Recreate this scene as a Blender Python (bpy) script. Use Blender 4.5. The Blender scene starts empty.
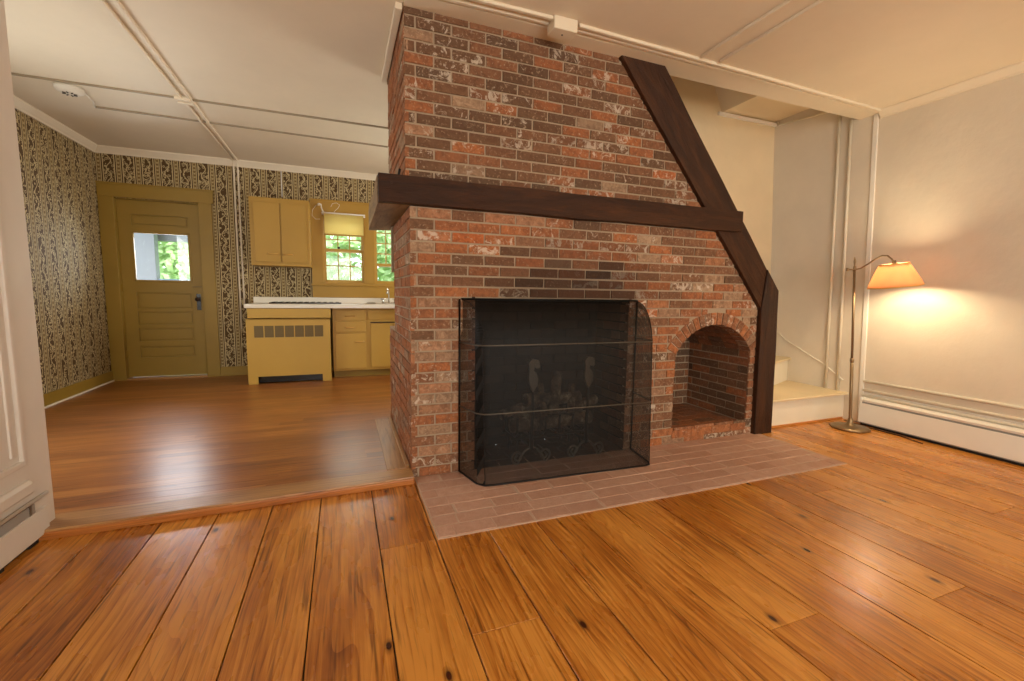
import bpy, bmesh, math, random
from mathutils import Vector, Matrix, noise
random.seed(7)
C = bpy.context.scene.collection
sc = bpy.context.scene
PI = math.pi

# ------------------------------------------------------------------ camera
def make_camera():
    f, yaw, pit, rol = 441.465, 0.365825761, 0.106081031, 0.015202505
    f0 = Vector((math.sin(yaw), math.cos(yaw), 0)); r0 = Vector((math.cos(yaw), -math.sin(yaw), 0)); u0 = Vector((0, 0, 1))
    f1 = f0*math.cos(pit) - u0*math.sin(pit); u1 = u0*math.cos(pit) + f0*math.sin(pit)
    r2 = r0*math.cos(rol) + u1*math.sin(rol); u2 = u1*math.cos(rol) - r0*math.sin(rol)
    cd = bpy.data.cameras.new('camera'); cam = bpy.data.objects.new('camera', cd); C.objects.link(cam)
    m = Matrix((( r2.x, u2.x, -f1.x, 0), (r2.y, u2.y, -f1.y, 0), (r2.z, u2.z, -f1.z, 1.15), (0, 0, 0, 1)))
    cam.matrix_world = m
    cd.sensor_width = 36; cd.sensor_fit = 'HORIZONTAL'; cd.lens = f/1024*36; cd.clip_start = 0.02
    sc.camera = cam
make_camera()

# ------------------------------------------------------------------ world, exposure, daylight
w = bpy.data.worlds.new('world'); sc.world = w; w.use_nodes = True
bg = w.node_tree.nodes['Background']; bg.inputs[0].default_value = (0.86, 0.95, 1.0, 1); bg.inputs[1].default_value = 4.6
sc.view_settings.view_transform = 'Standard'; sc.view_settings.look = 'None'
sc.view_settings.gamma = 1; sc.view_settings.use_curve_mapping = False
sc.view_settings.exposure = 0.0

def area(name, loc, to, sx, sy, power, col):
    l = bpy.data.lights.new(name, 'AREA'); l.shape = 'RECTANGLE'; l.size = sx; l.size_y = sy; l.energy = power; l.color = col
    o = bpy.data.objects.new(name, l); C.objects.link(o); o.location = loc
    d = Vector(to) - Vector(loc); o.rotation_euler = d.to_track_quat('-Z', 'Z').to_euler(); return o
# daylight by the windows behind the camera and in the kitchen, plus added fills
area('daylight_back', (1.1, -2.72, 1.45), (1.3, 0, 1.2), 3.4, 1.7, 90, (1.0, 0.91, 0.74))
area('warm_fill_behind', (3.3, -1.9, 1.0), (3.0, .2, 2.7), 0.5, 0.5, 30, (1.0, 0.76, 0.45))  # added warm fill for the front room and its ceiling, not a real lamp
area('daylight_side', (-2.7, 3.6, 1.5), (0, 4.4, 1.2), 1.0, 1.3, 26, (1.0, 0.93, 0.8))
area('kitchen_fill', (2.9, 5.0, 1.7), (-1.0, 4.9, 1.2), 1.4, 1.2, 56, (1.0, 0.97, 0.9))  # added fill inside the kitchen, brightens its ceiling; no window on that side
area('daylight_window', (0.45, 6.75, 1.7), (0.2, 4.5, 0.9), 1.3, 0.8, 13, (0.97, 1.0, 0.95))
area('daylight_door', (-2.02, 6.8, 1.52), (-1.7, 4.0, 0.2), 0.56, 0.55, 17, (0.88, 0.94, 1.0))
sun = bpy.data.lights.new('sun', 'SUN'); sun.energy = 10; sun.angle = 0.05; sun.color = (1, .96, .88)
so = bpy.data.objects.new('sun', sun); C.objects.link(so); so.rotation_euler = (0, math.radians(42), 0); so.location = (0, 12, 8)

# ------------------------------------------------------------------ materials
def s2l(c):
    return tuple(((v/255)/12.92 if v/255 <= .04045 else ((v/255+.055)/1.055)**2.4) for v in c) + (1,)
class N:
    def __init__(s, name, rough=.5, spec=.5):
        s.m = bpy.data.materials.new(name); s.m.use_nodes = True; s.t = s.m.node_tree
        s.b = s.t.nodes['Principled BSDF']; s.b.inputs['Roughness'].default_value = rough
        s.b.inputs['Specular IOR Level'].default_value = spec
    def n(s, typ, **kw):
        x = s.t.nodes.new(typ)
        for k, v in kw.items():
            if k in ('operation', 'blend_type', 'data_type', 'attribute_name', 'wave_type', 'bands_direction', 'feature', 'distance', 'wave_profile', 'noise_dimensions', 'interpolation_type', 'rings_direction'): setattr(x, k, v)
        return x
    def l(s, a, b): s.t.links.new(a, b)
    def val(s, inp, v):
        if hasattr(v, 'links') or isinstance(v, bpy.types.NodeSocket): s.l(v, inp)
        else: inp.default_value = v
    def math(s, op, a, b=None, c=None, clamp=False):
        x = s.n('ShaderNodeMath', operation=op); x.use_clamp = clamp
        s.val(x.inputs[0], a)
        if b is not None: s.val(x.inputs[1], b)
        if c is not None: s.val(x.inputs[2], c)
        return x.outputs[0]
    def ramp(s, fac, stops, interp='LINEAR'):
        x = s.n('ShaderNodeValToRGB'); cr = x.color_ramp; cr.interpolation = interp
        while len(cr.elements) < len(stops): cr.elements.new(0.5)
        for e, (p, c) in zip(cr.elements, stops):
            e.position = p; e.color = c if len(c) == 4 else (*c, 1)
        s.val(x.inputs[0], fac); return x.outputs[0]
    def mix(s, fac, a, b, bt='MIX'):
        x = s.n('ShaderNodeMix', data_type='RGBA', blend_type=bt)
        s.val(x.inputs[0], fac); s.val(x.inputs[6], a); s.val(x.inputs[7], b); return x.outputs[2]
    def obj(s): return s.n('ShaderNodeTexCoord').outputs['Object']
    def geo(s): return s.n('ShaderNodeNewGeometry').outputs['Position']
    def mapv(s, v, sc_=(1, 1, 1), loc=(0, 0, 0), rot=(0, 0, 0)):
        x = s.n('ShaderNodeMapping'); s.l(v, x.inputs[0]); x.inputs[1].default_value = loc; x.inputs[2].default_value = rot; x.inputs[3].default_value = sc_; return x.outputs[0]
    def noise(s, v, scale, detail=3, rough=.5, dist=0):
        x = s.n('ShaderNodeTexNoise'); s.l(v, x.inputs['Vector']); x.inputs['Scale'].default_value = scale; x.inputs['Detail'].default_value = detail
        x.inputs['Roughness'].default_value = rough; x.inputs['Distortion'].default_value = dist; return x.outputs[0]
    def sep(s, v):
        x = s.n('ShaderNodeSeparateXYZ'); s.l(v, x.inputs[0]); return x.outputs
    def comb(s, a, b, c):
        x = s.n('ShaderNodeCombineXYZ')
        for i, v in enumerate((a, b, c)): s.val(x.inputs[i], v)
        return x.outputs[0]
    def bump(s, h, strength=.3, dist=.01):
        x = s.n('ShaderNodeBump'); s.l(h, x.inputs['Height']); x.inputs['Strength'].default_value = strength; x.inputs['Distance'].default_value = dist
        s.l(x.outputs[0], s.b.inputs['Normal'])
    def col(s, c): s.val(s.b.inputs['Base Color'], c)
    def attr(s, name):
        x = s.n('ShaderNodeAttribute', attribute_name=name); return x

def painted(name, rgb, rough=.45, var=.06, bump=.15, scale=18, bdist=.004):
    m = N(name, rough); c = s2l(rgb); v = m.geo()
    f = m.noise(v, 2.3, 4, .6)
    d = tuple(x*(1-var*2.4) for x in c[:3]) + (1,); e = tuple(min(1, x*(1+var)) for x in c[:3]) + (1,)
    m.col(m.mix(m.math('MULTIPLY_ADD', f, 2.2, -.6, True), d, e)); m.bump(m.noise(v, scale, 5, .6), bump, bdist); return m.m
def plain(name, rgb, rough=.5, metal=0):
    m = N(name, rough); m.col(s2l(rgb)); m.b.inputs['Metallic'].default_value = metal
    m.bump(m.noise(m.obj(), 60, 3), .08, .002); return m.m

def mat_brick():
    m = N('old_brick', .88, .25); a = m.attr('tone'); s3 = m.sep(a.outputs['Vector'])
    base = m.ramp(s3[0], [(0, s2l((100, 78, 60))), (.2, s2l((122, 90, 66))), (.42, s2l((144, 100, 72))), (.6, s2l((168, 105, 68))), (.74, s2l((184, 113, 68))), (.84, s2l((164, 126, 98))), (.92, s2l((184, 154, 124))), (1, s2l((190, 105, 56)))])
    v = m.geo(); off = m.n('ShaderNodeVectorMath', operation='ADD'); m.l(v, off.inputs[0]); m.l(a.outputs['Vector'], off.inputs[1]); p = off.outputs[0]
    n1 = m.noise(p, 26, 5, .7, .5)
    base = m.mix(m.ramp(n1, [(.38, (0, 0, 0)), (.66, (1, 1, 1))]), m.mix(.6, base, s2l((84, 54, 38))), base)
    # remains of old whitewash and mortar smears
    n2 = m.noise(p, 15, 5, .72, 1.4)
    thr = m.math('MULTIPLY_ADD', s3[1], -.27, .755)
    wm = m.math('MULTIPLY', m.math('SUBTRACT', n2, thr), 13, None, True)
    base = m.mix(m.math('MULTIPLY', wm, .75), base, s2l((206, 190, 170)))
    n3 = m.noise(p, 60, 3, .6)
    base = m.mix(m.ramp(n3, [(.57, (0, 0, 0)), (.72, (.6, .6, .6))]), base, s2l((184, 158, 130)))
    # soot left by the fire
    so_ = m.math('ADD', s3[2], m.math('MULTIPLY_ADD', n1, .5, -.25)); so_ = m.math('MULTIPLY', so_, m.math('GREATER_THAN', s3[2], .001), None, True)
    base = m.mix(m.math('MULTIPLY', so_, .9), base, s2l((40, 30, 24)))
    m.col(base); m.bump(m.math('ADD', m.noise(p, 90, 4, .7), m.math('MULTIPLY', n1, 2)), .55, .006); return m.m
def mat_mortar(name='mortar', rgb=(178, 156, 130), soot=False):
    m = N(name, .95, .2); v = m.geo(); n1 = m.noise(v, 9, 5, .6)
    c = m.mix(n1, s2l(tuple(x*.8 for x in rgb)), s2l(rgb))
    if soot:
        s3 = m.sep(v)
        dx = m.math('DIVIDE', m.math('SUBTRACT', s3[0], 1.5), .85); dz = m.math('DIVIDE', m.math('SUBTRACT', s3[2], 1.0), .42)
        d = m.math('ADD', m.math('MULTIPLY', dx, dx), m.math('MULTIPLY', dz, dz))
        c = m.mix(m.math('MULTIPLY', m.math('SUBTRACT', 1.0, d, None, True), .55), c, s2l((60, 48, 38)))
    m.col(c); m.bump(m.noise(v, 120, 4, .7), .5, .004); return m.m

def mat_dark_wood(name='hewn_dark_beam', cols=((34, 17, 7), (56, 30, 13), (80, 46, 20))):
    m = N(name, .55, .25); v = m.obj(); a = m.attr('grain_axis').outputs['Vector']
    g = m.noise(a, 6, 6, .62, .6); g2 = m.noise(m.mapv(a, (1, 4, 4)), 22, 4, .6)
    c = m.ramp(g, [(.25, s2l(cols[0])), (.5, s2l(cols[1])), (.75, s2l(cols[2]))])
    c = m.mix(m.ramp(g2, [(.55, (0, 0, 0)), (.75, (.5, .5, .5))]), c, s2l((24, 11, 5)))
    m.col(c); m.bump(m.math('ADD', g, m.math('MULTIPLY', g2, .6)), .7, .014); return m.m

def mat_pine(name, stops, rough, kn=True, bstr=.12):
    # planks: 'pos' attribute = metres along (y), across (x), plus a random offset per board; 'tone' per board
    m = N(name, rough, .5); a = m.attr('pos').outputs['Vector']; t = m.sep(m.attr('tone').outputs['Vector'])
    warp = m.noise(m.mapv(a, (3.0, .55, 1)), 1.0, 2, .5)
    x3 = m.sep(a)
    ringx = m.math('ADD', m.math('MULTIPLY', x3[0], 34), m.math('MULTIPLY', warp, 15))
    ring = m.math('FRACT', ringx)
    ringl = m.math('POWER', ring, 2.6)
    fine = m.noise(m.mapv(a, (70, 1.6, 1)), 1.0, 5, .7)
    blot = m.noise(m.mapv(a, (2.5, .9, 1)), 1.6, 4, .6)
    f = m.math('ADD', m.math('MULTIPLY', fine, .85), m.math('MULTIPLY', ringl, .17))
    f = m.math('ADD', f, m.math('MULTIPLY_ADD', blot, .8, -.58))
    f = m.math('ADD', f, m.math('MULTIPLY_ADD', t[0], .22, -.09), None)
    c = m.ramp(f, stops)
    pore = m.noise(m.mapv(a, (75, 2.6, 1)), 1.0, 2, .5)
    c = m.mix(m.ramp(pore, [(.58, (0, 0, 0)), (.70, (.7, .7, .7))]), c, stops[-1][1])
    if kn:
        vo = m.n('ShaderNodeTexVoronoi'); vo.feature = 'F1'; vo.voronoi_dimensions = '2D'; m.l(m.mapv(a, (3.4, 1.7, 1)), vo.inputs['Vector']); vo.inputs['Scale'].default_value = 1.0
        kd = m.ramp(vo.outputs['Distance'], [(.024, (1, 1, 1)), (.034, (.5, .5, .5)), (.07, (0, 0, 0))])
        pick = m.math('GREATER_THAN', m.sep(vo.outputs['Color'])[0], .66)
        c = m.mix(m.math('MULTIPLY', kd, pick), c, s2l((62, 26, 10)))
        # dark wear streaks
        st = m.noise(m.mapv(a, (16, .8, 1)), 1.0, 3, .55)
        c = m.mix(m.ramp(st, [(.66, (0, 0, 0)), (.78, (.55, .55, .55))]), c, s2l((84, 40, 16)))
    m.col(c)
    rr = m.math('MULTIPLY_ADD', m.noise(m.mapv(a, (5, 1.5, 1)), 2, 3), .16 if kn else .04, rough-(.08 if kn else .02)); m.val(m.b.inputs['Roughness'], rr)
    m.bump(m.math('ADD', m.math('MULTIPLY', fine, .5), m.math('MULTIPLY', m.noise(m.mapv(a, (6, 1.2, 1)), 1.5, 2), 2.0)), bstr, .01)
    return m.m

def mat_wallpaper(name, axis):
    m = N(name, .75, .3); p = m.sep(m.geo()); u = p[axis]; z = p[2]
    per = .183
    fu = m.math('FRACT', m.math('DIVIDE', m.math('ADD', u, 10.02), per))       # 0..1 over one repeat
    dark = s2l((84, 62, 34)); mid = s2l((122, 98, 58)); cream = s2l((214, 194, 146))
    # vine in the broad stripe (centre .31)
    du = m.math('SUBTRACT', fu, .31)
    vine = m.math('MULTIPLY', m.math('SINE', m.math('MULTIPLY', z, 2*PI/.17)), .12)
    dv = m.math('ABSOLUTE', m.math('SUBTRACT', du, vine)); vm = m.math('LESS_THAN', dv, .026)
    vo = m.n('ShaderNodeTexVoronoi'); vo.feature = 'F1'; m.l(m.comb(m.math('MULTIPLY', u, 27), m.math('MULTIPLY', z, 24), 0.0), vo.inputs['Vector']); vo.inputs['Scale'].default_value = 1.35
    d = vo.outputs['Distance']
    leaf = m.math('MULTIPLY', m.math('GREATER_THAN', d, .30), m.math('LESS_THAN', d, .46))
    leaf = m.math('MAXIMUM', leaf, m.math('LESS_THAN', d, .11))
    broad = m.math('LESS_THAN', m.math('ABSOLUTE', du), .27)
    figa = m.math('MULTIPLY', m.math('MAXIMUM', vm, leaf), broad)
    line = m.math('LESS_THAN', m.math('ABSOLUTE', m.math('SUBTRACT', m.math('ABSOLUTE', du), .29)), .022)
    # narrow stripe (centre .81)
    dn = m.math('ABSOLUTE', m.math('SUBTRACT', fu, .81)); nar = m.math('LESS_THAN', dn, .10)
    dots = m.math('LESS_THAN', m.math('SUBTRACT', m.math('FRACT', m.math('DIVIDE', z, .042)), m.math('MULTIPLY', dn, 4)), .38)
    nl = m.math('LESS_THAN', m.math('ABSOLUTE', m.math('SUBTRACT', dn, .105)), .016)
    figb = m.math('MULTIPLY', m.math('MULTIPLY', dots, m.math('LESS_THAN', dn, .055)), .8)
    c = m.mix(nar, dark, mid)
    c = m.mix(m.math('MULTIPLY', figa, .72), c, cream); c = m.mix(m.math('MULTIPLY', figb, .6), c, cream)
    c = m.mix(m.math('MULTIPLY', m.math('MAXIMUM', line, nl), .85), c, cream)
    m.col(c); m.bump(m.noise(m.geo(), 6, 3), .05, .004); return m.m

def mat_paver():
    m = N('hearth_brick', .8, .3); a = m.attr('tone').outputs['Vector']; s3 = m.sep(a); v = m.geo()
    c = m.ramp(s3[0], [(0, s2l((182, 142, 120))), (.5, s2l((192, 152, 130))), (1, s2l((202, 164, 142)))])
    n1 = m.noise(v, 20, 5, .7, .4); c = m.mix(m.math('MULTIPLY_ADD', n1, 1.8, -.6, True), m.mix(.5, c, s2l((150, 104, 82))), c)
    n2 = m.noise(v, 75, 3, .7); c = m.mix(m.ramp(n2, [(.56, (0, 0, 0)), (.7, (.5, .5, .5))]), c, s2l((192, 166, 146)))
    m.col(c); m.bump(m.math('ADD', n1, m.noise(v, 100, 3)), .5, .005); return m.m

def mat_mesh():
    m = N('wire_mesh', .6, .3); m.col(s2l((20, 18, 16)))
    tr = m.n('ShaderNodeBsdfTransparent'); mx = m.n('ShaderNodeMixShader'); out = m.t.nodes['Material Output']
    # woven wire: a fine grid of wires with open cells between
    p = m.sep(m.obj()); k = .0042
    wx = m.math('LESS_THAN', m.math('FRACT', m.math('DIVIDE', m.math('ADD', p[0], p[1]), k)), .34)
    wz = m.math('LESS_THAN', m.math('FRACT', m.math('DIVIDE', p[2], k)), .34)
    g = m.math('MAXIMUM', wx, wz)
    m.l(g, mx.inputs[0]); m.l(tr.outputs[0], mx.inputs[1]); m.l(m.b.outputs[0], mx.inputs[2]); m.l(mx.outputs[0], out.inputs[0])
    return m.m
def mat_soot():
    m = N('sooty_masonry', .95, .2); a = m.attr('tone'); s3 = m.sep(a.outputs['Vector']); v = m.geo()
    n = m.noise(v, 7, 4, .6)
    m.col(m.ramp(m.math('ADD', m.math('MULTIPLY', n, .7), m.math('MULTIPLY', s3[0], .3)), [(.3, s2l((16, 14, 13))), (.8, s2l((52, 42, 35)))])); m.bump(m.noise(v, 40, 5), .6, .008); return m.m
def mat_glass():
    m = N('window_glass', .02); out = m.t.nodes['Material Output']
    tr = m.n('ShaderNodeBsdfTransparent'); gl = m.n('ShaderNodeBsdfGlossy'); gl.inputs['Roughness'].default_value = .03
    lw = m.n('ShaderNodeFresnel'); lw.inputs[0].default_value = 1.45; mx = m.n('ShaderNodeMixShader')
    m.l(lw.outputs[0], mx.inputs[0]); m.l(tr.outputs[0], mx.inputs[1]); m.l(gl.outputs[0], mx.inputs[2]); m.l(mx.outputs[0], out.inputs[0]); return m.m
def mat_shade():
    m = N('lamp_shade_paper', .7); c = s2l((198, 148, 108)); m.col(c)
    tl = m.n('ShaderNodeBsdfTranslucent'); tl.inputs[0].default_value = s2l((226, 178, 132)); mx = m.n('ShaderNodeMixShader'); mx.inputs[0].default_value = .05
    m.l(m.b.outputs[0], mx.inputs[1]); m.l(tl.outputs[0], mx.inputs[2]); m.l(mx.outputs[0], m.t.nodes['Material Output'].inputs[0]); return m.m
def mat_blind():
    m = N('roller_blind_cloth', .8); c = s2l((226, 208, 140)); m.col(c)
    tl = m.n('ShaderNodeBsdfTranslucent'); tl.inputs[0].default_value = s2l((232, 212, 138)); mx = m.n('ShaderNodeMixShader'); mx.inputs[0].default_value = .6
    m.l(m.b.outputs[0], mx.inputs[1]); m.l(tl.outputs[0], mx.inputs[2]); m.l(mx.outputs[0], m.t.nodes['Material Output'].inputs[0]); return m.m
def mat_emit(name, rgb, st):
    m = N(name); m.b.inputs['Emission Color'].default_value = s2l(rgb); m.b.inputs['Emission Strength'].default_value = st; m.col(s2l(rgb)); return m.m
def mat_leaf():
    m = N('foliage', .6); a = m.attr('tone').outputs['Vector']; s3 = m.sep(a)
    m.col(m.ramp(s3[0], [(0, s2l((124, 156, 104))), (.5, s2l((172, 198, 142))), (1, s2l((214, 228, 186)))]))
    tl = m.n('ShaderNodeBsdfTranslucent'); tl.inputs[0].default_value = s2l((196, 220, 160)); mx = m.n('ShaderNodeMixShader'); mx.inputs[0].default_value = .4
    m.l(m.b.outputs[0], mx.inputs[1]); m.l(tl.outputs[0], mx.inputs[2]); m.l(mx.outputs[0], m.t.nodes['Material Output'].inputs[0]); return m.m
def mat_log():
    m = N('charred_log', .9, .2); v = m.obj(); n = m.noise(v, 12, 5, .65)
    m.col(m.ramp(n, [(.35, s2l((30, 24, 20))), (.55, s2l((88, 74, 60))), (.8, s2l((160, 146, 126)))])); m.bump(n, .7, .01); return m.m

M = dict(
    brick=mat_brick(), mortar=mat_mortar(soot=True), dark_mortar=mat_mortar('niche_mortar', (186, 164, 136)), beam=mat_dark_wood(), rawbeam=mat_dark_wood('hewn_raw_beam', ((84, 64, 40), (136, 108, 72), (176, 150, 108))),
    plaster=painted('white_plaster', (216, 204, 184), .55, .03, .35, 5, .02), strip=painted('raceway_paint', (150, 134, 108), .5), ceil=painted('ceiling_paint', (222, 208, 184), .6, .02, .2, 4, .02),
    stairplaster=painted('cream_plaster', (224, 204, 168), .6, .03, .3, 6, .015),
    white=painted('white_trim_paint', (232, 226, 214), .4, .03, .1), stairwhite=painted('stair_white_paint', (226, 216, 194), .45, .03, .1),
    panelwhite=painted('wainscot_paint', (216, 206, 194), .45, .03, .2, 12),
    mustard=painted('mustard_paint', (174, 134, 50), .5, .03, .1), olive=painted('olive_mustard_paint', (150, 120, 42), .5, .04, .1),
    yellow=painted('yellow_ochre_paint', (190, 150, 62), .45, .03, .08),
    pine=mat_pine('pine_floor', [(.14, s2l((208, 142, 62))), (.34, s2l((180, 112, 40))), (.50, s2l((148, 84, 26))), (.72, s2l((82, 42, 12)))], .28),
    kpine=mat_pine('kitchen_floor_boards', [(.1, s2l((168, 108, 50))), (.32, s2l((146, 88, 38))), (.55, s2l((122, 70, 28))), (.85, s2l((84, 46, 18)))], .30, False, .1),
    step=mat_pine('step_wood', [(.1, s2l((176, 132, 80))), (.35, s2l((158, 112, 64))), (.6, s2l((134, 90, 48))), (.9, s2l((98, 60, 30)))], .35, False),
    stepfront=mat_pine('step_edge_wood', [(.1, s2l((196, 128, 60))), (.35, s2l((170, 100, 40))), (.6, s2l((140, 78, 30))), (.9, s2l((92, 50, 20)))], .4, False),
    tread=painted('worn_cream_tread', (224, 202, 160), .4, .06, .1),
    gap=plain('dark_gap', (22, 14, 8), .9), paper_x=mat_wallpaper('wallpaper_back', 0), paper_y=mat_wallpaper('wallpaper_side', 1),
    paver=mat_paver(), grout=mat_mortar('grout', (204, 172, 148)), mesh=mat_mesh(), soot=mat_soot(), glass=mat_glass(),
    iron=plain('black_iron', (24, 21, 20), .5, .6), steel=plain('worn_steel', (130, 124, 116), .35, .9), brass=plain('aged_brass', (138, 116, 86), .38, .75),
    dullsteel=plain('dull_iron', (92, 84, 74), .45, .7), grille2=plain('heater_inside', (150, 146, 140), .6), chrome=plain('chrome', (220, 220, 220), .12, 1), counter=painted('white_laminate', (232, 224, 208), .3, .02, .03),
    black=plain('black_enamel', (20, 18, 16), .25), grille=plain('dark_grille', (112, 92, 54), .7), handle=plain('ochre_pull', (208, 160, 78), .35),
    brown=plain('dark_brown_metal', (52, 36, 26), .4, .4), shade=mat_shade(), blind=mat_blind(), log=mat_log(),
    bulb=mat_emit('lit_bulb', (255, 214, 150), 24), leaf=mat_leaf(), bark=plain('bark', (92, 74, 56), .9),
    grass=plain('lawn', (96, 140, 66), .9), porch=plain('porch_paint', (150, 152, 158), .7), porchrail=plain('porch_rail_paint', (120, 140, 160), .6),
    concrete=plain('detector_plastic', (214, 206, 190), .5))

# ------------------------------------------------------------------ mesh helpers
def new(): return bmesh.new()
def box(bm, x0, x1, y0, y1, z0, z1, bev=0, seg=2):
    r = bmesh.ops.create_cube(bm, size=1); v = r['verts']
    for p in v: p.co = Vector((x0+(p.co.x+.5)*(x1-x0), y0+(p.co.y+.5)*(y1-y0), z0+(p.co.z+.5)*(z1-z0)))
    if bev > 0:
        e = list({e for p in v for e in p.link_edges}); bmesh.ops.bevel(bm, geom=e, offset=bev, segments=seg, profile=.6, affect='EDGES')
def prism(bm, pts, axis, a, b, bev=0):
    """polygon pts given in the two axes other than `axis`, extruded from a to b"""
    def mk(p, t):
        return Vector((t, p[0], p[1])) if axis == 0 else Vector((p[0], t, p[1])) if axis == 1 else Vector((p[0], p[1], t))
    A = [bm.verts.new(mk(p, a)) for p in pts]; B = [bm.verts.new(mk(p, b)) for p in pts]; n = len(pts)
    fs = [bm.faces.new(A), bm.faces.new(B[::-1])]
    for i in range(n): fs.append(bm.faces.new((A[i], A[(i+1) % n], B[(i+1) % n], B[i])))
    bmesh.ops.recalc_face_normals(bm, faces=fs)
    if bev > 0:
        e = list({e for f in fs for e in f.edges}); bmesh.ops.bevel(bm, geom=e, offset=bev, segments=2, profile=.6, affect='EDGES')
def tube(bm, pts, r, seg=10, cap=True):
    pts = [Vector(p) for p in pts]; rings = []; n = len(pts)
    rs = r if isinstance(r, (list, tuple)) else [r]*n
    up = None
    for i, p in enumerate(pts):
        t = (pts[min(i+1, n-1)] - pts[max(i-1, 0)]).normalized()
        if up is None:
            up = Vector((0, 0, 1)) if abs(t.z) < .9 else Vector((1, 0, 0))
        s = t.cross(up).normalized(); up = s.cross(t).normalized()
        rings.append([bm.verts.new(p + (s*math.cos(2*PI*k/seg) + up*math.sin(2*PI*k/seg))*rs[i]) for k in range(seg)])
    for a, b in zip(rings, rings[1:]):
        for k in range(seg): bm.faces.new((a[k], a[(k+1) % seg], b[(k+1) % seg], b[k])).smooth = True
    if cap: bm.faces.new(rings[0][::-1]); bm.faces.new(rings[-1])
def lathe(bm, prof, seg=32, M_=None):
    rings = []
    for r, z in prof:
        ring = []
        for k in range(seg):
            v = Vector((r*math.cos(2*PI*k/seg), r*math.sin(2*PI*k/seg), z))
            ring.append(bm.verts.new(M_ @ v if M_ else v))
        rings.append(ring)
    for a, b in zip(rings, rings[1:]):
        for k in range(seg): bm.faces.new((a[k], a[(k+1) % seg], b[(k+1) % seg], b[k])).smooth = True
    return rings
def arc(cx, cz, r, a0, a1, n): return [(cx+r*math.cos(a0+(a1-a0)*i/n), cz+r*math.sin(a0+(a1-a0)*i/n)) for i in range(n+1)]
def obj(name, bm, m, parent=None, label=None, cat=None, kind=None, group=None, origin=None):
    bmesh.ops.recalc_face_normals(bm, faces=bm.faces) if False else None
    me = bpy.data.meshes.new(name)
    if origin is not None:
        for v in bm.verts: v.co -= Vector(origin)
    bm.to_mesh(me); bm.free(); me.materials.append(M[m] if isinstance(m, str) else m)
    o = bpy.data.objects.new(name, me); C.objects.link(o)
    if origin is not None: o.location = origin
    if parent: o.parent = parent
    tag(o, label, cat, kind, group); return o
def tag(o, label=None, cat=None, kind=None, group=None):
    if label: o['label'] = label
    if cat: o['category'] = cat
    if kind: o['kind'] = kind
    if group: o['group'] = group
def empty(name, loc, label, cat, group=None):
    o = bpy.data.objects.new(name, None); C.objects.link(o); o.location = loc; tag(o, label, cat, None, group); o['_'] = 1; del o['_']; return o
def part(name, bm, m, root, label=None, off=None):
    """bm in world coordinates; stored relative to the root's location"""
    base = Vector((0, 0, 0)); r = root
    while r is not None: base += r.location; r = r.parent
    for v in bm.verts: v.co -= base
    return obj(name, bm, m, root, label)
def struct(name, bm, m, label=None): 
    return obj(name, bm, m, None, label, None, 'structure')
def sbox(name, m, *a, bev=0, label=None):
    bm = new(); box(bm, *a, bev=bev); return struct(name, bm, m, label)
def setattr_faces(bm, lay, verts, val):
    for v in verts: v[lay] = val

ZC = 2.735                                   # ceiling height
KZ = 0.045                                   # kitchen floor level
YB = 6.52                                    # kitchen back wall
XK = -2.58                                   # kitchen side wall
def xw(z): return 4.49 - 0.070*z             # the old right-hand wall leans inwards

# ------------------------------------------------------------------ floors
def board(bm, lp, lt, x0, x1, y0, y1, z0, z1, along='y', bev=.0015):
    n0 = len(bm.verts); bm.verts.ensure_lookup_table()
    before = set(bm.verts); box(bm, x0, x1, y0, y1, z0, z1, bev, 1)
    ox, oy = random.uniform(0, 50), random.uniform(0, 50); t = random.random()
    for v in bm.verts:
        if v in before: continue
        if along == 'y': v[lp] = Vector((v.co.x+ox, v.co.y+oy, 0))
        else: v[lp] = Vector((v.co.y+ox, v.co.x+oy, 0))
        v[lt] = Vector((t, random.random(), 0))
def layers(bm): return bm.verts.layers.float_vector.new('pos'), bm.verts.layers.float_vector.new('tone')
bm = new(); lp, lt = layers(bm)
edges = [-1.50, -1.34, -1.10, -.86, -.622, -.376, -.138, .129, .38, .635, .89, 1.12, 1.36, 1.61, 1.86, 2.10, 2.33, 2.57, 2.80, 3.04, 3.27, 3.50, 3.73, 3.97, 4.22, 4.60]
joints = {7: [1.95, -.8], 8: [1.328], 3: [-.3], 5: [.2], 10: [.1], 12: [1.0], 15: [.9], 17: [1.7, .3], 20: [1.2], 22: [.6], 1: [.8], 2: [1.6]}
for i in range(len(edges)-1):
    x0, x1 = edges[i]+.0024, edges[i+1]-.0024
    ys = [-2.75] + sorted(joints.get(i, [])) + [2.75 if (edges[i] > 3.2 or i < 0) else 2.75]
    for a, b in zip(ys, ys[1:]): board(bm, lp, lt, x0, x1, a+.001, b-.001, -.02, 0)
struct('floor', bm, 'pine', 'worn honey coloured wide pine boards')
sbox('subfloor', 'gap', -1.6, 4.7, -2.8, 2.9, -.06, -.012)
bm = new(); lp, lt = layers(bm); y = 2.68
while y < YB:
    wd = random.uniform(.075, .085); x = XK-.05; xe = .372 if y < 3.96 else 3.3
    while x < xe:
        ln = random.uniform(1.4, 3.2); board(bm, lp, lt, x, min(x+ln, xe), y+.0003, y+wd-.0003, KZ-.02, KZ, 'x', .0004); x += ln
    y += wd
struct('kitchen_floor', bm, 'kpine', 'glossy red-brown narrow kitchen boards')
sbox('kitchen_subfloor', 'gap', XK-.05, .372, 2.60, 3.96, -.02, KZ-.012); sbox('kitchen_subfloor', 'gap', XK-.05, 3.35, 3.96, YB+.1, -.02, KZ-.012)
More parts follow.
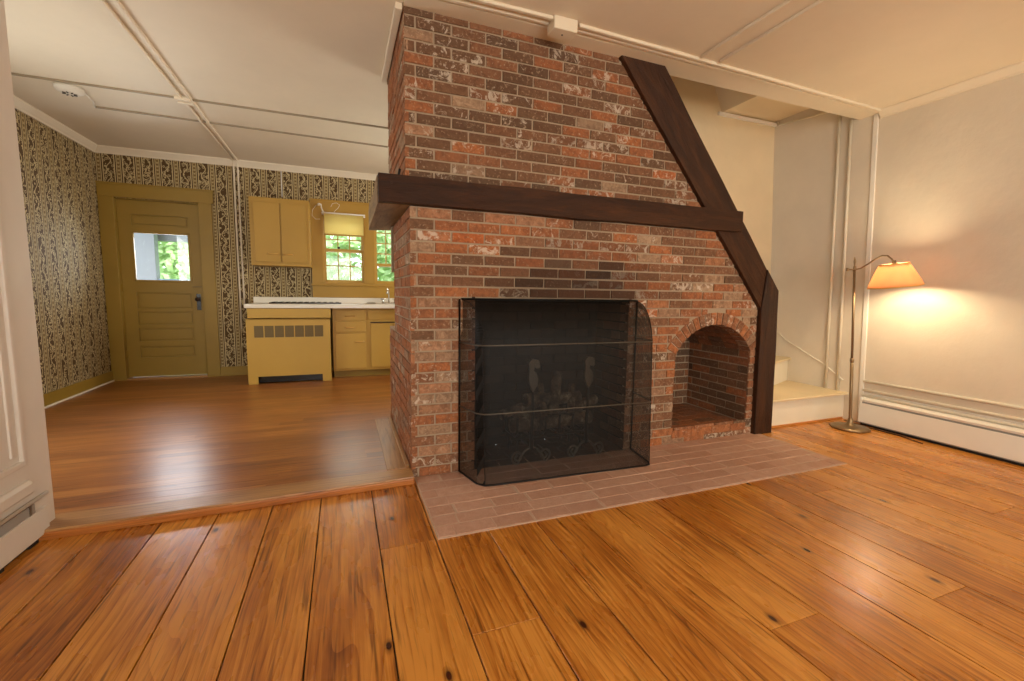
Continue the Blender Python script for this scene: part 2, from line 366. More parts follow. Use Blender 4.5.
# step between the two floors
bm = new(); lp, lt = layers(bm); 
before = set(bm.verts); prism(bm, [(-2.6, 2.49), (.377, 2.59), (.377, 2.735), (-2.6, 2.68)], 2, .012, KZ+.002, .006)
for v in bm.verts: v[lp] = Vector((v.co.y, v.co.x, 0)); v[lt] = Vector((.4, 0, 0))
struct('trim_1', bm, 'step', 'pale worn wooden step between the two floors')
bm = new(); lp, lt = layers(bm); prism(bm, [(-2.6, 2.482), (.377, 2.582), (.377, 2.60), (-2.6, 2.50)], 2, -.0, .036, .006)
for v in bm.verts: v[lp] = Vector((v.co.z*3, v.co.x, 0)); v[lt] = Vector((.7, 0, 0))
struct('trim_2', bm, 'stepfront')
bm = new(); lp, lt = layers(bm)
for x0, x1, dz in ((.232, .352, .004), (.345, .368, .02)):
    box(bm, x0, x1, 2.74, 3.90, KZ-.002, KZ+dz, .003)
for v in bm.verts: v[lp] = Vector((v.co.x+3, v.co.y, 0)); v[lt] = Vector((.5, 0, 0))
struct('trim_3', bm, 'step', 'floor board laid beside the chimney')

# ------------------------------------------------------------------ walls and ceiling
sbox('ceiling', 'ceil', XK-.1, 4.7, -2.8, 2.56, ZC, ZC+.12)
bm = new(); box(bm, XK-.1, .351, 2.56, 3.61, ZC, ZC+.12); struct('kitchen_ceiling', bm, 'ceil')
bm = new(); box(bm, XK-.1, 3.35, 3.61, YB+.1, ZC, ZC+.12); struct('kitchen_ceiling', bm, 'ceil')
sbox('header_beam', 'ceil', .351, 4.6, 2.555, 2.735, ZC-.012, ZC+.6, label='flush painted beam above the chimney face')
# right wall (leans)
bm = new(); prism(bm, [(xw(0), -.02), (xw(4.6), 4.6), (xw(4.6)+.25, 4.6), (xw(0)+.25, -.02)], 1, -2.75, 3.62); struct('wall_right', bm, 'plaster')
# back wall behind the camera, with two window openings
bm = new()
for a in ((-1.6, -.6, -.1, ZC), (1.0, 1.25, .75, 2.2), (2.85, 4.7, -.1, ZC), (-.6, 2.85, -.1, .6), (-.6, 2.85, 2.3, ZC)):
    box(bm, a[0], a[1], -2.8, -2.65, a[2], a[3])
struct('wall_back', bm, 'plaster')
# left wall ending at the opening
sbox('wall_left', 'panelwhite', -1.47, -1.312, -2.7, 2.655, .02, ZC)
# kitchen walls
def wall_with_holes(bm, fixed0, fixed1, u0, u1, z0, z1, holes, axis):
    us = sorted({u0, u1, *[h[0] for h in holes], *[h[1] for h in holes]}); 
    for a, b in zip(us, us[1:]):
        zs = [z0]; mid = (a+b)/2
        for h in sorted([h for h in holes if h[0] < mid < h[1]], key=lambda h: h[2]):
            zs += [h[2], h[3]]
        zs.append(z1)
        for c, d in zip(zs[::2], zs[1::2]):
            if axis == 'x': box(bm, a, b, fixed0, fixed1, c, d)
            else: box(bm, fixed0, fixed1, a, b, c, d)
bm = new(); wall_with_holes(bm, YB, YB+.14, XK-.1, 3.35, 0, ZC, [(-2.44, -1.61, 0, 2.18), (-.24, .30, 1.25, 2.17), (.42, 1.0, 1.25, 2.17)], 'x')
struct('wall_kitchen_back', bm, 'paper_x', 'brown and cream striped vine wallpaper')
bm = new(); wall_with_holes(bm, XK-.12, XK, 2.40, YB, 0, ZC, [(3.1, 4.1, .85, 2.15)], 'y'); struct('wall_kitchen_left', bm, 'paper_y', 'striped vine wallpaper')
sbox('wall_kitchen_right', 'plaster', 3.3, 3.4, 3.7, YB, 0, ZC)
sbox('wall_kitchen_front', 'plaster', XK-.1, -1.40, 2.35, 2.42, 0, ZC)
# stairwell shell
bm = new(); box(bm, 2.71, 4.6, 3.56, 3.605, 0, 4.6); struct('wall_stair_back', bm, 'stairplaster')
sbox('wall_stair_left', 'stairplaster', 1.95, 2.0, 2.735, 3.605, 2.86, 4.6)
sbox('stair_landing_wall', 'stairplaster', 1.95, 2.71, 3.56, 3.605, 2.74, 4.6)
sbox('wall_stair_front', 'stairplaster', 1.95, 4.6, 2.66, 2.735, ZC+.3, 4.6)
sbox('stair_ceiling', 'stairplaster', 1.9, 4.7, 2.6, 3.7, 4.55, 4.65)
bm = new(); prism(bm, [(3.555, 2.965), (4.6, 2.985), (4.6, 3.5), (3.29, 3.5)], 1, 2.735, 3.56); struct('stair_soffit', bm, 'stairplaster', 'sloping underside above the stair')
sbox('trim_4', 'white', 3.5, 4.30, 3.535, 3.56, 2.93, 2.962, bev=.004)

# ------------------------------------------------------------------ fireplace
FY = 2.675; CH = .0672; PITCH = .2075; JT = .011
FPX = (.375, 0, 0)
fire = empty('fireplace', (1.8, 2.675, 0), 'large red brick fireplace with dark timber mantel and slanting brace', 'fireplace')
def tone_for(x, z, face='front'):
    r = random.random(); g = random.random()**1.2; so_ = 0
    if face == 'front':
        if z > 1.64: r = r*.62+.02 if random.random() < .8 else r
        else: r = .22 + .78*r if random.random() < .85 else r
        # soot fan above the opening
        d = ((x-1.40)/.86)**2 + ((z-1.06)/.52)**2
        if z > 1.08 and d < 1: so_ = min(.95, (1-d)*random.uniform(.8, 1.35))
        if z > 1.64:
            d2 = ((x-1.5)/1.4)**2 + ((z-1.9)/1.1)**2
            so_ = max(0.02, .18*(1-d2))*random.uniform(0, 2)
        if 1.08 < z < 1.64: so_ = max(so_, .12*random.random()*max(0, 1-abs(x-1.4)/1.0))
    return Vector((r, g, so_))
def add_brick(bm, lay, p0, u, v, n, lu, lv, depth, val, jit=.0015):
    """a bevelled brick: corner p0, size lu along u and lv along v, its face pushed out along n"""
    d = depth + random.uniform(-jit, jit*1.6); before = len(bm.verts); bs = set(bm.verts)
    r = bmesh.ops.create_cube(bm, size=1); vs = r['verts']
    for p in vs:
        a, b, c = p.co.x+.5, p.co.y+.5, p.co.z+.5
        q = p0 + u*(a*lu) + v*(b*lv) + n*(c*d)
        q += u*random.uniform(-.0012, .0012) + v*random.uniform(-.0012, .0012)
        p.co = q
    e = [e for e in {e for p in vs for e in p.link_edges} if all((w.co-p0).dot(n) > d*.5 for w in e.verts)]
    res = bmesh.ops.bevel(bm, geom=e, offset=.0028, segments=1, affect='EDGES')
    for p in set(res['verts']) | {p for p in vs if p.is_valid}: p[lay] = val
def brick_sheet(bm, lay, o, u, v, n, v0, rows, spans, face, depth=.022, start=0, pitch=PITCH, ch=CH, tonef=None):
    """rows of running bond. spans(vlo, vhi) -> list of (ulo, uhi). o origin, u/v/n unit vectors."""
    for k in range(rows):
        lo = v0 + k*ch; hi = lo + ch
        for ul, uh in spans(lo, hi):
            ph = 0 if (k+start) % 2 else .5
            x = math.floor((ul)/pitch)*pitch - pitch*ph
            while x < uh:
                a = max(x, ul); b = min(x+pitch, uh)
                jl = JT/2 if a > ul+1e-5 else .001; jr = JT/2 if b < uh-1e-5 else .001
                if b-a > .022:
                    p0 = o + u*(a+jl) + v*(lo+JT/2)
                    add_brick(bm, lay, p0 - n*depth, u, v, n, b-a-jl-jr, ch-JT, depth, (tonef or tone_for)(p0.x, p0.z) if face == 'front' else (tonef(p0) if tonef else tone_for(p0.x, p0.z, face)))
                x += pitch
ux, uy, uz = Vector((1, 0, 0)), Vector((0, 1, 0)), Vector((0, 0, 1))
AX, AZ, AR, ARO = 2.75, .489, .44, .535     # arched niche
FX0, FX1, FZ = .775, 1.925, 1.105           # firebox opening
NX0, NX1, NZ = AX-.385, AX+.385, .105
def brace_left(z):                          # left edge of the slanting brace
    return 1.747 + (2.731-z)*(3.177-1.747)/(2.731-1.063) if z > 1.063 else 3.19
def front_spans(lo, hi, mort=False):
    m = (lo+hi)/2; right = brace_left(lo)+.06 if lo > 1.0 else 3.26
    sp = [(.375 if m < 1.66 else .352, right)]
    def cut(sp, a, b):
        out = []
        for l, h in sp:
            if b <= l or a >= h: out.append((l, h)); continue
            if a > l: out.append((l, a))
            if b < h: out.append((b, h))
        return out
    if m < FZ: sp = cut(sp, FX0, FX1)
    if NZ < m:
        ro = (AR+.02) if mort else ARO+.006
        spring = AZ + .213
        if m < AZ+ro:
            if m < spring and not mort: hw = .385
            elif m < spring: hw = .385
            else: hw = math.sqrt(max(0, ro*ro-(m-AZ)**2))
            if not mort and m >= spring: pass
            if hw > 0: sp = cut(sp, AX-hw, AX+hw)
    return [s for s in sp if s[1]-s[0] > .02]
bm = new(); lay = bm.verts.layers.float_vector.new('tone')
rows_low = 24; ch_low = 1.648/25
brick_sheet(bm, lay, Vector((0, FY, 0)), ux, uz, -uy, 0, 25, front_spans, 'front', start=1, ch=1.648/25)
part('brick_face', bm, 'brick', fire, 'weathered red and orange brick front below the mantel')
bm = new(); lay = bm.verts.layers.float_vector.new('tone')
brick_sheet(bm, lay, Vector((0, FY, 0)), ux, uz, -uy, 1.79, 15, front_spans, 'front', start=0, ch=(ZC-1.79)/15+.001)
part('brick_face', bm, 'brick', fire, 'browner weathered brick front above the mantel')
# mortar behind the bricks
bm = new(); z = 0; dz = .02
while z < ZC:
    h = min(z+dz, ZC)
    for a, b in front_spans(z, h, True):
        box(bm, a+.004, b-.002, FY+.007, FY+.05, z, h)
    z = h
part('mortar_bed', bm, 'mortar', fire)
# arch ring of voussoirs
bm = new(); lay = bm.verts.layers.float_vector.new('tone')
a0 = math.asin(.213/AR); nv = 18; span = PI-2*a0
for i in range(nv):
    th = a0 + span*(i+.5)/nv; wth = span/nv*AR*.5 - .004
    rd = Vector((math.cos(th), 0, math.sin(th))); tg = Vector((-math.sin(th), 0, math.cos(th)))
    c = Vector((AX, FY, AZ)); vs = []
    wo = span/nv*ARO*.5 - .005
    bs = set(bm.verts)
    quad = [c+rd*AR-tg*wth, c+rd*ARO-tg*wo, c+rd*ARO+tg*wo, c+rd*AR+tg*wth]
    prism(bm, [(q.x, q.z) for q in quad], 1, FY-.002-random.uniform(0, .002), FY+.11, .003)
    val = tone_for(AX, .8); val.x = .35+.5*random.random(); val.z = 0
    for p in bm.verts:
        if p not in bs: p[lay] = val
part('arch_ring', bm, 'brick', fire, 'arch of bricks set on end over the niche')
bm = new(); inner = arc(AX, AZ, AR+.003, a0, PI-a0, 24); outer = arc(AX, AZ, ARO+.012, a0-.02, PI-a0+.02, 24)
for i in range(24): prism(bm, [inner[i], outer[i], outer[i+1], inner[i+1]], 1, FY+.005, FY+.105)
part('arch_mortar', bm, 'mortar', fire)
# niche lining: side walls, back, vault, floor - brick laid
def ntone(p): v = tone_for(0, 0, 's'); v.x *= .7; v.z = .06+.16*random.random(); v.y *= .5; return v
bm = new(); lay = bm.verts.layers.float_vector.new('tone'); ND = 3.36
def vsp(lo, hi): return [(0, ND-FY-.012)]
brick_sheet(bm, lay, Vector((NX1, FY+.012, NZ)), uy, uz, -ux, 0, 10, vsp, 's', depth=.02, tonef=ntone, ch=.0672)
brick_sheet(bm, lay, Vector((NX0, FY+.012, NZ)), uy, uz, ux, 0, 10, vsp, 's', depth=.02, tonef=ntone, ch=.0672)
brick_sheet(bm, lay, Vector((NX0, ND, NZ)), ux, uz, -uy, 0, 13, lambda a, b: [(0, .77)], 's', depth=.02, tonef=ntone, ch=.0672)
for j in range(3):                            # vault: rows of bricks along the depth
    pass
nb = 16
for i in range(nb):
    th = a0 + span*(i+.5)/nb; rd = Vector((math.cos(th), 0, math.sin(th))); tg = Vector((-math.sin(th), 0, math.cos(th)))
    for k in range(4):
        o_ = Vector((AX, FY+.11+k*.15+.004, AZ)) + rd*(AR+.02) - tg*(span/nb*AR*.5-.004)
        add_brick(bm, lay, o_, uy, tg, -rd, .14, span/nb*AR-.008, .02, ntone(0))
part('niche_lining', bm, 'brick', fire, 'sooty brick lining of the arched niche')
bm = new()
box(bm, NX1+.006, NX1+.04, FY+.02, ND+.05, NZ-.02, .8); box(bm, NX0-.04, NX0-.006, FY+.02, ND+.05, NZ-.02, .8)
box(bm, NX0-.04, NX1+.04, ND+.006, ND+.06, NZ-.02, 1.1)
o2 = arc(AX, AZ, AR+.028, a0-.05, PI-a0+.05, 24); o3 = arc(AX, AZ, AR+.06, a0-.05, PI-a0+.05, 24)
for i in range(24): prism(bm, [o2[i], o3[i], o3[i+1], o2[i+1]], 1, FY+.10, ND+.05)
part('niche_mortar', bm, 'dark_mortar', fire)
bm = new(); lay = bm.verts.layers.float_vector.new('tone')
for k in range(6):
    x = NX0-(.1 if k % 2 else 0)
    while x < NX1:
        a, b = max(x, NX0), min(x+.2, NX1)
        if b-a > .02: add_brick(bm, lay, Vector((a+.003, FY+.12+k*.1, NZ-.05)), ux, uy, uz, b-a-.006, .094, .048, Vector((.35+.3*random.random(), .4, .08)))
        x += .2
k = 0; x = NX0                                 # sill: bricks on the front lip
while x < NX1-.01:
    b = min(x+.2, NX1); add_brick(bm, lay, Vector((x+.003, FY-.004, NZ-.06)), ux, uy, uz, b-x-.006, .12, .06, Vector((.6+.2*random.random(), .5, 0))); x += .2
part('niche_floor', bm, 'brick', fire, 'brick floor of the arched niche')
sb = new(); box(sb, NX0-.03, NX1+.03, FY+.03, ND+.05, .0, NZ-.04); part('niche_base', sb, 'dark_mortar', fire)

# firebox: splayed brick sides, sooty back, hearth floor, throat
BX0, BX1, BY = .83, 1.915, 3.09
bm = new(); lay = bm.verts.layers.float_vector.new('tone')
def ftone(p): v = Vector((random.random()*.6, random.random()*.5, .5+.35*random.random())); return v
dR = (Vector((BX1, BY, 0))-Vector((FX1, FY+.11, 0))); L = dR.length; dR.normalize(); nR = Vector((-dR.y, dR.x, 0)); nR = nR if nR.x < 0 else -nR
def frt(p): v = ftone(p); v.z = .42+.9*(p.y-FY)/.4+.15*random.random(); v.x = .3+random.random()*.6; return v
brick_sheet(bm, lay, Vector((FX1, FY+.11, .01)), dR, uz, nR, 0, 16, lambda a, b: [(0, L)], 's', depth=.02, tonef=frt)
brick_sheet(bm, lay, Vector((FX1, FY+.001, .01)), uy, uz, -ux, 0, 17, lambda a, b: [(0, .11)], 's', depth=.02, tonef=frt)
part('firebox_side', bm, 'brick', fire, 'soot darkened brick cheek of the firebox beside the niche')
bm = new(); lay = bm.verts.layers.float_vector.new('tone')
dL = (Vector((BX0, BY, 0))-Vector((FX0, FY+.11, 0))); L2 = dL.length; dL.normalize(); nL = Vector((dL.y, -dL.x, 0)); nL = nL if nL.x > 0 else -nL
brick_sheet(bm, lay, Vector((FX0, FY+.11, .01)), dL, uz, nL, 0, 16, lambda a, b: [(0, L2)], 's', depth=.02, tonef=ftone)
brick_sheet(bm, lay, Vector((FX0, FY+.001, .01)), uy, uz, ux, 0, 17, lambda a, b: [(0, .11)], 's', depth=.02, tonef=ftone)
part('firebox_side', bm, 'brick', fire, 'blackened brick cheek of the firebox on the kitchen side')
bm = new(); lay = bm.verts.layers.float_vector.new('tone')
for k in range(17):
    x = BX0-.02-(.1 if k % 2 else 0)
    while x < BX1+.03:
        add_brick(bm, lay, Vector((x, BY+.02, .01+k*CH)), ux, uz, -uy, .198, CH-.008, .022, Vector((random.random(), .1, .9))); x += .2075
box(bm, BX0-.1, BX1+.1, BY+.01, BY+.08, 0, 1.6)
part('firebox_back', bm, 'soot', fire, 'blackened firebox back wall')
bm = new()
prism(bm, [(FX1+.004, FY+.02), (FX1+.03, FY+.02), (FX1+.05, FY+.11), (BX1+.05, BY+.05), (BX1+.008, BY+.02), (FX1+.006, FY+.11)], 2, 0, 1.5)
prism(bm, [(FX0-.004, FY+.02), (FX0-.03, FY+.02), (FX0-.05, FY+.11), (BX0-.05, BY+.05), (BX0-.008, BY+.02), (FX0-.006, FY+.11)], 2, 0, 1.5)
box(bm, FX0-.02, FX1+.02, FY+.05, FY+.12, FZ+.02, 1.6); box(bm, FX0-.1, FX1+.1, FY+.04, BY+.1, 1.5, 1.62)
part('firebox_throat', bm, 'soot', fire)
bm = new(); box(bm, FX0-.03, FX1+.03, FY+.006, FY+.11, FZ-.004, FZ+.012, .002); part('lintel_bar', bm, 'iron', fire, 'iron bar under the bricks over the opening')
bm = new(); lay = bm.verts.layers.float_vector.new('tone')
for k in range(4):
    x = FX0-.02-(.1 if k % 2 else 0)
    while x < FX1:
        add_brick(bm, lay, Vector((x, FY+.0+k*.105, -.03)), ux, uy, uz, .198, .1, .038, Vector((.3*random.random(), .2, .75))); x += .205
part('firebox_floor', bm, 'brick', fire, 'ash darkened firebox floor')
# side of the chimney facing the kitchen passage
def stone(p): v = tone_for(0, 0, 's'); v.x = .5+.42*v.x; v.y = v.y*.8+.1; v.z = 0; return v
bm = new(); lay = bm.verts.layers.float_vector.new('tone')
brick_sheet(bm, lay, Vector((.375, FY+.0, KZ)), uy, uz, -ux, 0, 24, lambda a, b: [(0, .875)], 's', tonef=stone, ch=.0668)
brick_sheet(bm, lay, Vector((.375, FY+.875, KZ)), uy, uz, -ux, 0, 12, lambda a, b: [(0, .40)], 's', tonef=stone, ch=.0668, start=1)
part('brick_side', bm, 'brick', fire, 'pinkish brick side of the chimney below the mantel')
bm = new(); lay = bm.verts.layers.float_vector.new('tone')
brick_sheet(bm, lay, Vector((.352, FY+.0, 1.79)), uy, uz, -ux, 0, 15, lambda a, b: [(0, .93)], 's', tonef=stone, ch=(ZC-1.79)/15+.001)
part('brick_side', bm, 'brick', fire, 'narrow brick side of the chimney above the mantel')
bm = new()
box(bm, .382, .44, FY+.008, FY+.875, 0, 1.66); box(bm, .382, .44, FY+.8, FY+1.275, 0, .85); box(bm, .359, .44, FY+.008, FY+.93, 1.66, ZC)
box(bm, .36, 2.70, FY+.88, FY+.93, 1.3, ZC); box(bm, .38, 2.70, FY+.86, FY+.90, 0, 1.66); box(bm, .376, 2.2, FY+.87, FY+1.275, .80, .855)
part('chimney_core', bm, 'mortar', fire)
# timber: mantel, its return, brace, post
def beam_attr(bm, d):
    la = bm.verts.layers.float_vector.get('grain_axis') or bm.verts.layers.float_vector.new('grain_axis')
    d = Vector(d).normalized(); ref = Vector((0, 1, 0)) if abs(d.y) < .8 else Vector((1, 0, 0)); s = d.cross(ref).normalized(); t = s.cross(d)
    o = Vector((random.random()*9,)*3)
    for v in bm.verts: v[la] = Vector((v.co.dot(d)*.35, v.co.dot(s)*2.2, v.co.dot(t)*2.2)) + o
def roughen(bm, amt, cuts):
    bmesh.ops.subdivide_edges(bm, edges=[e for e in bm.edges if e.calc_length() > .12], cuts=cuts, use_grid_fill=True)
    for v in bm.verts:
        n = noise.noise_vector(v.co*3.1); v.co += n*amt
bm = new(); prism(bm, [(.199, 2.66), (.374, 2.66), (.374, 3.76), (.205, 3.85)], 2, 1.646, 1.800, .004)
roughen(bm, .009, 12); beam_attr(bm, (0, 1, 0)); part('mantel_return', bm, 'rawbeam', fire, 'paler rough hewn beam end along the chimney side')
bm = new(); prism(bm, [(.201, 2.612), (2.885, 2.612), (2.885, 2.70), (.201, 2.70)], 2, 1.648, 1.803, .005)
roughen(bm, .006, 14); beam_attr(bm, (1, 0, 0)); part('mantel_beam', bm, 'beam', fire, 'thick dark stained mantel beam')
bm = new(); prism(bm, [(1.742, 2.737), (2.101, 2.737), (3.212, 1.378), (3.177, 1.063)], 1, 2.642, 2.80, .006)
roughen(bm, .004, 10); beam_attr(bm, (1.4, 0, -1.7)); part('slanting_brace', bm, 'beam', fire, 'dark timber brace running diagonally to the ceiling')
bm = new(); prism(bm, [(3.20, 0), (3.40, 0), (3.357, 1.204), (3.214, 1.376), (3.179, 1.063)], 1, 2.635, 2.80, .005)
roughen(bm, .004, 8); beam_attr(bm, (0, 0, 1)); part('corner_post', bm, 'beam', fire, 'dark upright timber post')
bm = new(); tube(bm, [(.27, 2.613, 1.755), (.27, 2.606, 1.755)], .009, 12); part('peg', bm, 'beam', fire)
bm = new(); box(bm, .30, .345, 2.70, 2.74, 1.803, 1.82, .003); tube(bm, [(.32, 2.70, 1.80), (.32, 2.70, 1.83), (.325, 2.70, 1.855)], .007, 8); part('hook', bm, 'iron', fire)

# hearth of flat bricks
bm = new(); lay = bm.verts.layers.float_vector.new('tone'); HX0, HX1, HY0, HY1 = .392, 3.265, 1.945, FY
nr = 7; rh = (HY1-HY0)/nr
for k in range(nr):
    x = HX0 - random.uniform(.02, .18)
    while x < HX1:
        wd = .208; a, b = max(x, HX0), min(x+wd, HX1)
        if b-a > .03: add_brick(bm, lay, Vector((a+.003, HY0+k*rh+.003, -.01)), ux, uy, uz, b-a-.007, rh-.008, .0155, Vector((random.random(), .3, 0)), jit=.001)
        x += wd*random.uniform(.92, 1.06)
hearth = obj('hearth', bm, 'paver', None, 'flat pink brick hearth set into the wooden floor', 'hearth', origin=(1.8, 2.3, 0))
bm = new(); box(bm, HX0-.004, HX1+.004, HY0-.004, FY+.05, -.03, .0036); 
part('grout_bed', bm, 'grout', hearth)

# ------------------------------------------------------------------ fire screen
scr = empty('fire_screen', (1.32, 2.42, 0), 'black wire mesh fire screen with curved side wings standing before the firebox', 'fire screen')
PL, PR, YW = .672, 1.985, FY-.008
def prof(z):                                  # how far the front stands out at height z
    if z > 1.105: return .0
    if z > .80: t = (1.105-z)/.305; return .235*math.sqrt(max(0, 1-(1-t)**2))
    return .235 + .035*(.80-z)/.80
def path(z):
    d = prof(z); f = d/.25; dd = d*1.0
    xl, xr = PL + .02*(1 if z > .9 else 0), PR
    pts = [(xl, YW), (xl+.05*f, YW-dd*.82), (xl+.085*f, YW-dd*.97), (xl+.13*f, YW-dd), ((xl+xr)/2, YW-dd*1.08), (xr-.10*f, YW-dd*1.16), (xr-.065*f, YW-dd*1.13), (xr-.045*f, YW-dd*.98), (xr, YW)]
    return [Vector((x, y, z)) for x, y in pts]
zs = [.012, .2, .4, .6, .8, .86, .92, .97, 1.01, 1.045, 1.07, 1.09, 1.105, 1.112]
bm = new(); rings = [[bm.verts.new(p) for p in path(z)] for z in zs]
for a, b in zip(rings, rings[1:]):
    for i in range(len(a)-1): bm.faces.new((a[i], a[i+1], b[i+1], b[i])).smooth = True
part('wire_mesh', bm, 'mesh', scr, 'fine black wire mesh')
for z, nm in ((.845, 'rail'), (.44, 'rail')):
    bm = new(); tube(bm, [p + Vector((0, -.003, 0)) for p in path(z)], .0042, 8); part(nm, bm, 'dullsteel', scr)
bm = new(); tube(bm, [(PL+.01, YW-.004, 1.112), (PR, YW-.004, 1.112)], .006, 8); part('top_rod', bm, 'iron', scr)
bm = new(); tube(bm, path(.012), .006, 8); part('bottom_rod', bm, 'iron', scr)
for x in (PL, PR): 
    bm = new(); tube(bm, [(x, YW, .012), (x, YW, 1.112)], .006, 8); part('back_upright', bm, 'iron', scr)
for i in (2, 6):
    bm = new(); tube(bm, [path(z)[i] for z in zs], .0025, 8); part('curved_rod', bm, 'iron', scr)

# ------------------------------------------------------------------ andirons, grate, logs
def spiral(cx, cz, r0, turns, sgn, y, n=26, a0=-PI/2):
    return [Vector((cx+sgn*math.cos(a0+2*PI*turns*i/n)*(r0*(1-.78*i/n)), y, cz+math.sin(a0+2*PI*turns*i/n)*(r0*(1-.78*i/n)))) for i in range(n+1)]
def andiron(x, label):
    t = empty('andiron', (x, 2.645, .008), label, 'andiron', 'pair of scrolled andirons in the firebox')
    y = 2.645; b = .01
    for s in (-1, 1):
        bm = new(); sp = spiral(x+s*.10, b+.052, .046, 1.5, s, y)
        arch_ = [Vector((x+s*.10*k/6, y, b+.11-.104*(k/6)**2.2)) for k in range(6)]
        tube(bm, [Vector((x, y, b+.115))] + arch_[1:] + sp, .008, 8); part('leg', bm, 'dullsteel', t)
    bm = new(); tube(bm, [(x, y, b+.10), (x, y, .24), (x+.006, y, .40), (x, y, .53)], [.016, .011, .010, .009], 10); part('shaft', bm, 'iron', t)
    bm = new()                                # broad ribbon-shaped head
    pts = [(x-.002, .50), (x-.03, .56), (x-.036, .60), (x-.03, .645), (x-.038, .70), (x-.01, .725), (x+.036, .715), (x+.046, .67), (x+.03, .655), (x+.008, .672), (x+.0, .645), (x+.022, .625), (x+.034, .59), (x+.03, .55), (x+.01, .52)]
    prism(bm, pts, 1, y-.018, y+.012, .003); part('head', bm, 'dullsteel', t, 'worn grey metal head')
    bm = new(); tube(bm, [(x, y+.01, b+.115), (x, y+.2, b+.115), (x, 3.03, b+.115), (x, 3.04, b)], .012, 8); part('log_bar', bm, 'iron', t)
    return t
andiron(1.165, 'scroll-footed black iron andiron on the left of the pair in the firebox')
andiron(1.585, 'scroll-footed black iron andiron on the right of the pair in the firebox')
gr = empty('fire_grate', (1.37, 2.85, .008), 'black iron basket grate behind the andirons under the logs', 'fire grate')
for k in range(6):
    bm = new(); x = 1.10+k*.108; tube(bm, [(x, 2.740, .30), (x, 2.749, .20), (x, 2.791, .155), (x, 2.961, .155), (x, 3.004, .25)], .009, 8); part('bar', bm, 'iron', gr)
for y_ in (2.791, 2.961):
    bm = new(); tube(bm, [(1.07, y_, .14), (1.67, y_, .14)], .010, 8); part('cross_bar', bm, 'iron', gr)
    for x in (1.12, 1.62):
        bm = new(); tube(bm, [(x, y_, .14), (x, y_, .012)], .010, 8); part('foot', bm, 'iron', gr)
def log(a, b, r, label, mat_='log'):
    a, b = Vector(a), Vector(b); bm = new(); n = 7; pts = []
    for i in range(n): p = a.lerp(b, i/(n-1)); pts.append(p + noise.noise_vector(p*6)*.012)
    tube(bm, pts, [r*(1+.12*noise.noise(p*9)) for p in pts], 11); c = (a+b)/2
    for v in bm.verts: v.co += noise.noise_vector(v.co*22)*.006
    return obj('log', bm, mat_, None, label, 'log', None, 'logs on the fire grate', origin=c)
log((1.10, 2.851, .215), (1.74, 2.868, .225), .052, 'charred log lying level at the bottom of the grate')
log((1.14, 2.944, .24), (1.70, 2.936, .26), .05, 'dark log lying level at the rear of the grate')
log((1.40, 2.808, .29), (1.50, 2.944, .56), .04, 'pale split log standing up near the middle of the fire')
log((1.33, 2.808, .28), (1.36, 2.953, .50), .026, 'thin grey stick leaning back left of the pale split log')
log((1.53, 2.800, .28), (1.62, 2.927, .47), .028, 'thin grey stick leaning right of the pale split log')
log((1.02, 2.851, .30), (1.36, 3.0, .33), .036, 'short charred log crossing the left end of the grate')
log((1.55, 2.842, .31), (1.82, 2.927, .35), .04, 'short charred log crossing the right end of the grate')
log((1.20, 2.876, .38), (1.66, 2.893, .385), .045, 'long grey log resting on top of the pile')

# ------------------------------------------------------------------ stairs
t = empty('winder_stair', (3.9, 3.1, 0), 'cream painted winder stair rising behind the dark post', 'stairs')
bm = new(); prism(bm, [(3.30, 2.73), (xw(.1)+.01, 2.745), (xw(.1)+.01, 2.765), (3.30, 2.75)], 2, 0, .245, .002); part('riser', bm, 'stairwhite', t)
bm = new(); prism(bm, [(3.30, 2.695), (4.465, 2.71), (4.5, 2.72), (4.5, 3.5), (3.30, 3.5)], 2, .238, .262, .008); part('tread', bm, 'tread', t)
bm = new(); prism(bm, [(3.30, 2.722), (4.47, 2.735), (4.47, 2.748), (3.30, 2.735)], 2, .0, .018, .003); part('shoe_moulding', bm, 'stepfront', t, 'thin brown moulding along the riser foot')
bm = new(); prism(bm, [(3.40, 2.90), (xw(.4)+.01, 3.335), (xw(.4)+.01, 3.36), (3.39, 2.925)], 2, .26, .495, .002); part('riser', bm, 'stairwhite', t)
bm = new(); prism(bm, [(3.38, 2.87), (4.495, 3.31), (4.5, 3.555), (3.30, 3.555), (3.28, 2.9)], 2, .492, .515, .006); part('tread', bm, 'tread', t)
bm = new(); prism(bm, [(3.36, 2.93), (3.97, 3.555), (3.95, 3.555), (3.34, 2.95)], 2, .51, .745, .002); part('riser', bm, 'stairwhite', t)
bm = new(); prism(bm, [(3.34, 2.90), (4.0, 3.555), (3.29, 3.555), (3.29, 2.9)], 2, .742, .765, .006); part('tread', bm, 'tread', t)
# skirt board and rails on the right wall of the stair: sloping ridge
def wallpt(y, z, off=0): return Vector((xw(z)-off, y, z))
bm = new(); tube(bm, [wallpt(2.76, .372, .004), wallpt(2.95, .50, .004), wallpt(3.36, .70, .004), wallpt(3.56, .86, .004)], .007, 6); struct('trim_5', bm, 'stairwhite', 'raised ridge of the sloping stair skirt')
# corner bead and wall trim
bm = new(); prism(bm, [(xw(0)-.012, 0), (xw(0)+.01, 0), (xw(ZC)+.01, ZC), (xw(ZC)-.012, ZC)], 1, 2.575, 2.612, .004); struct('trim_6', bm, 'white', 'slim vertical trim on the wall')
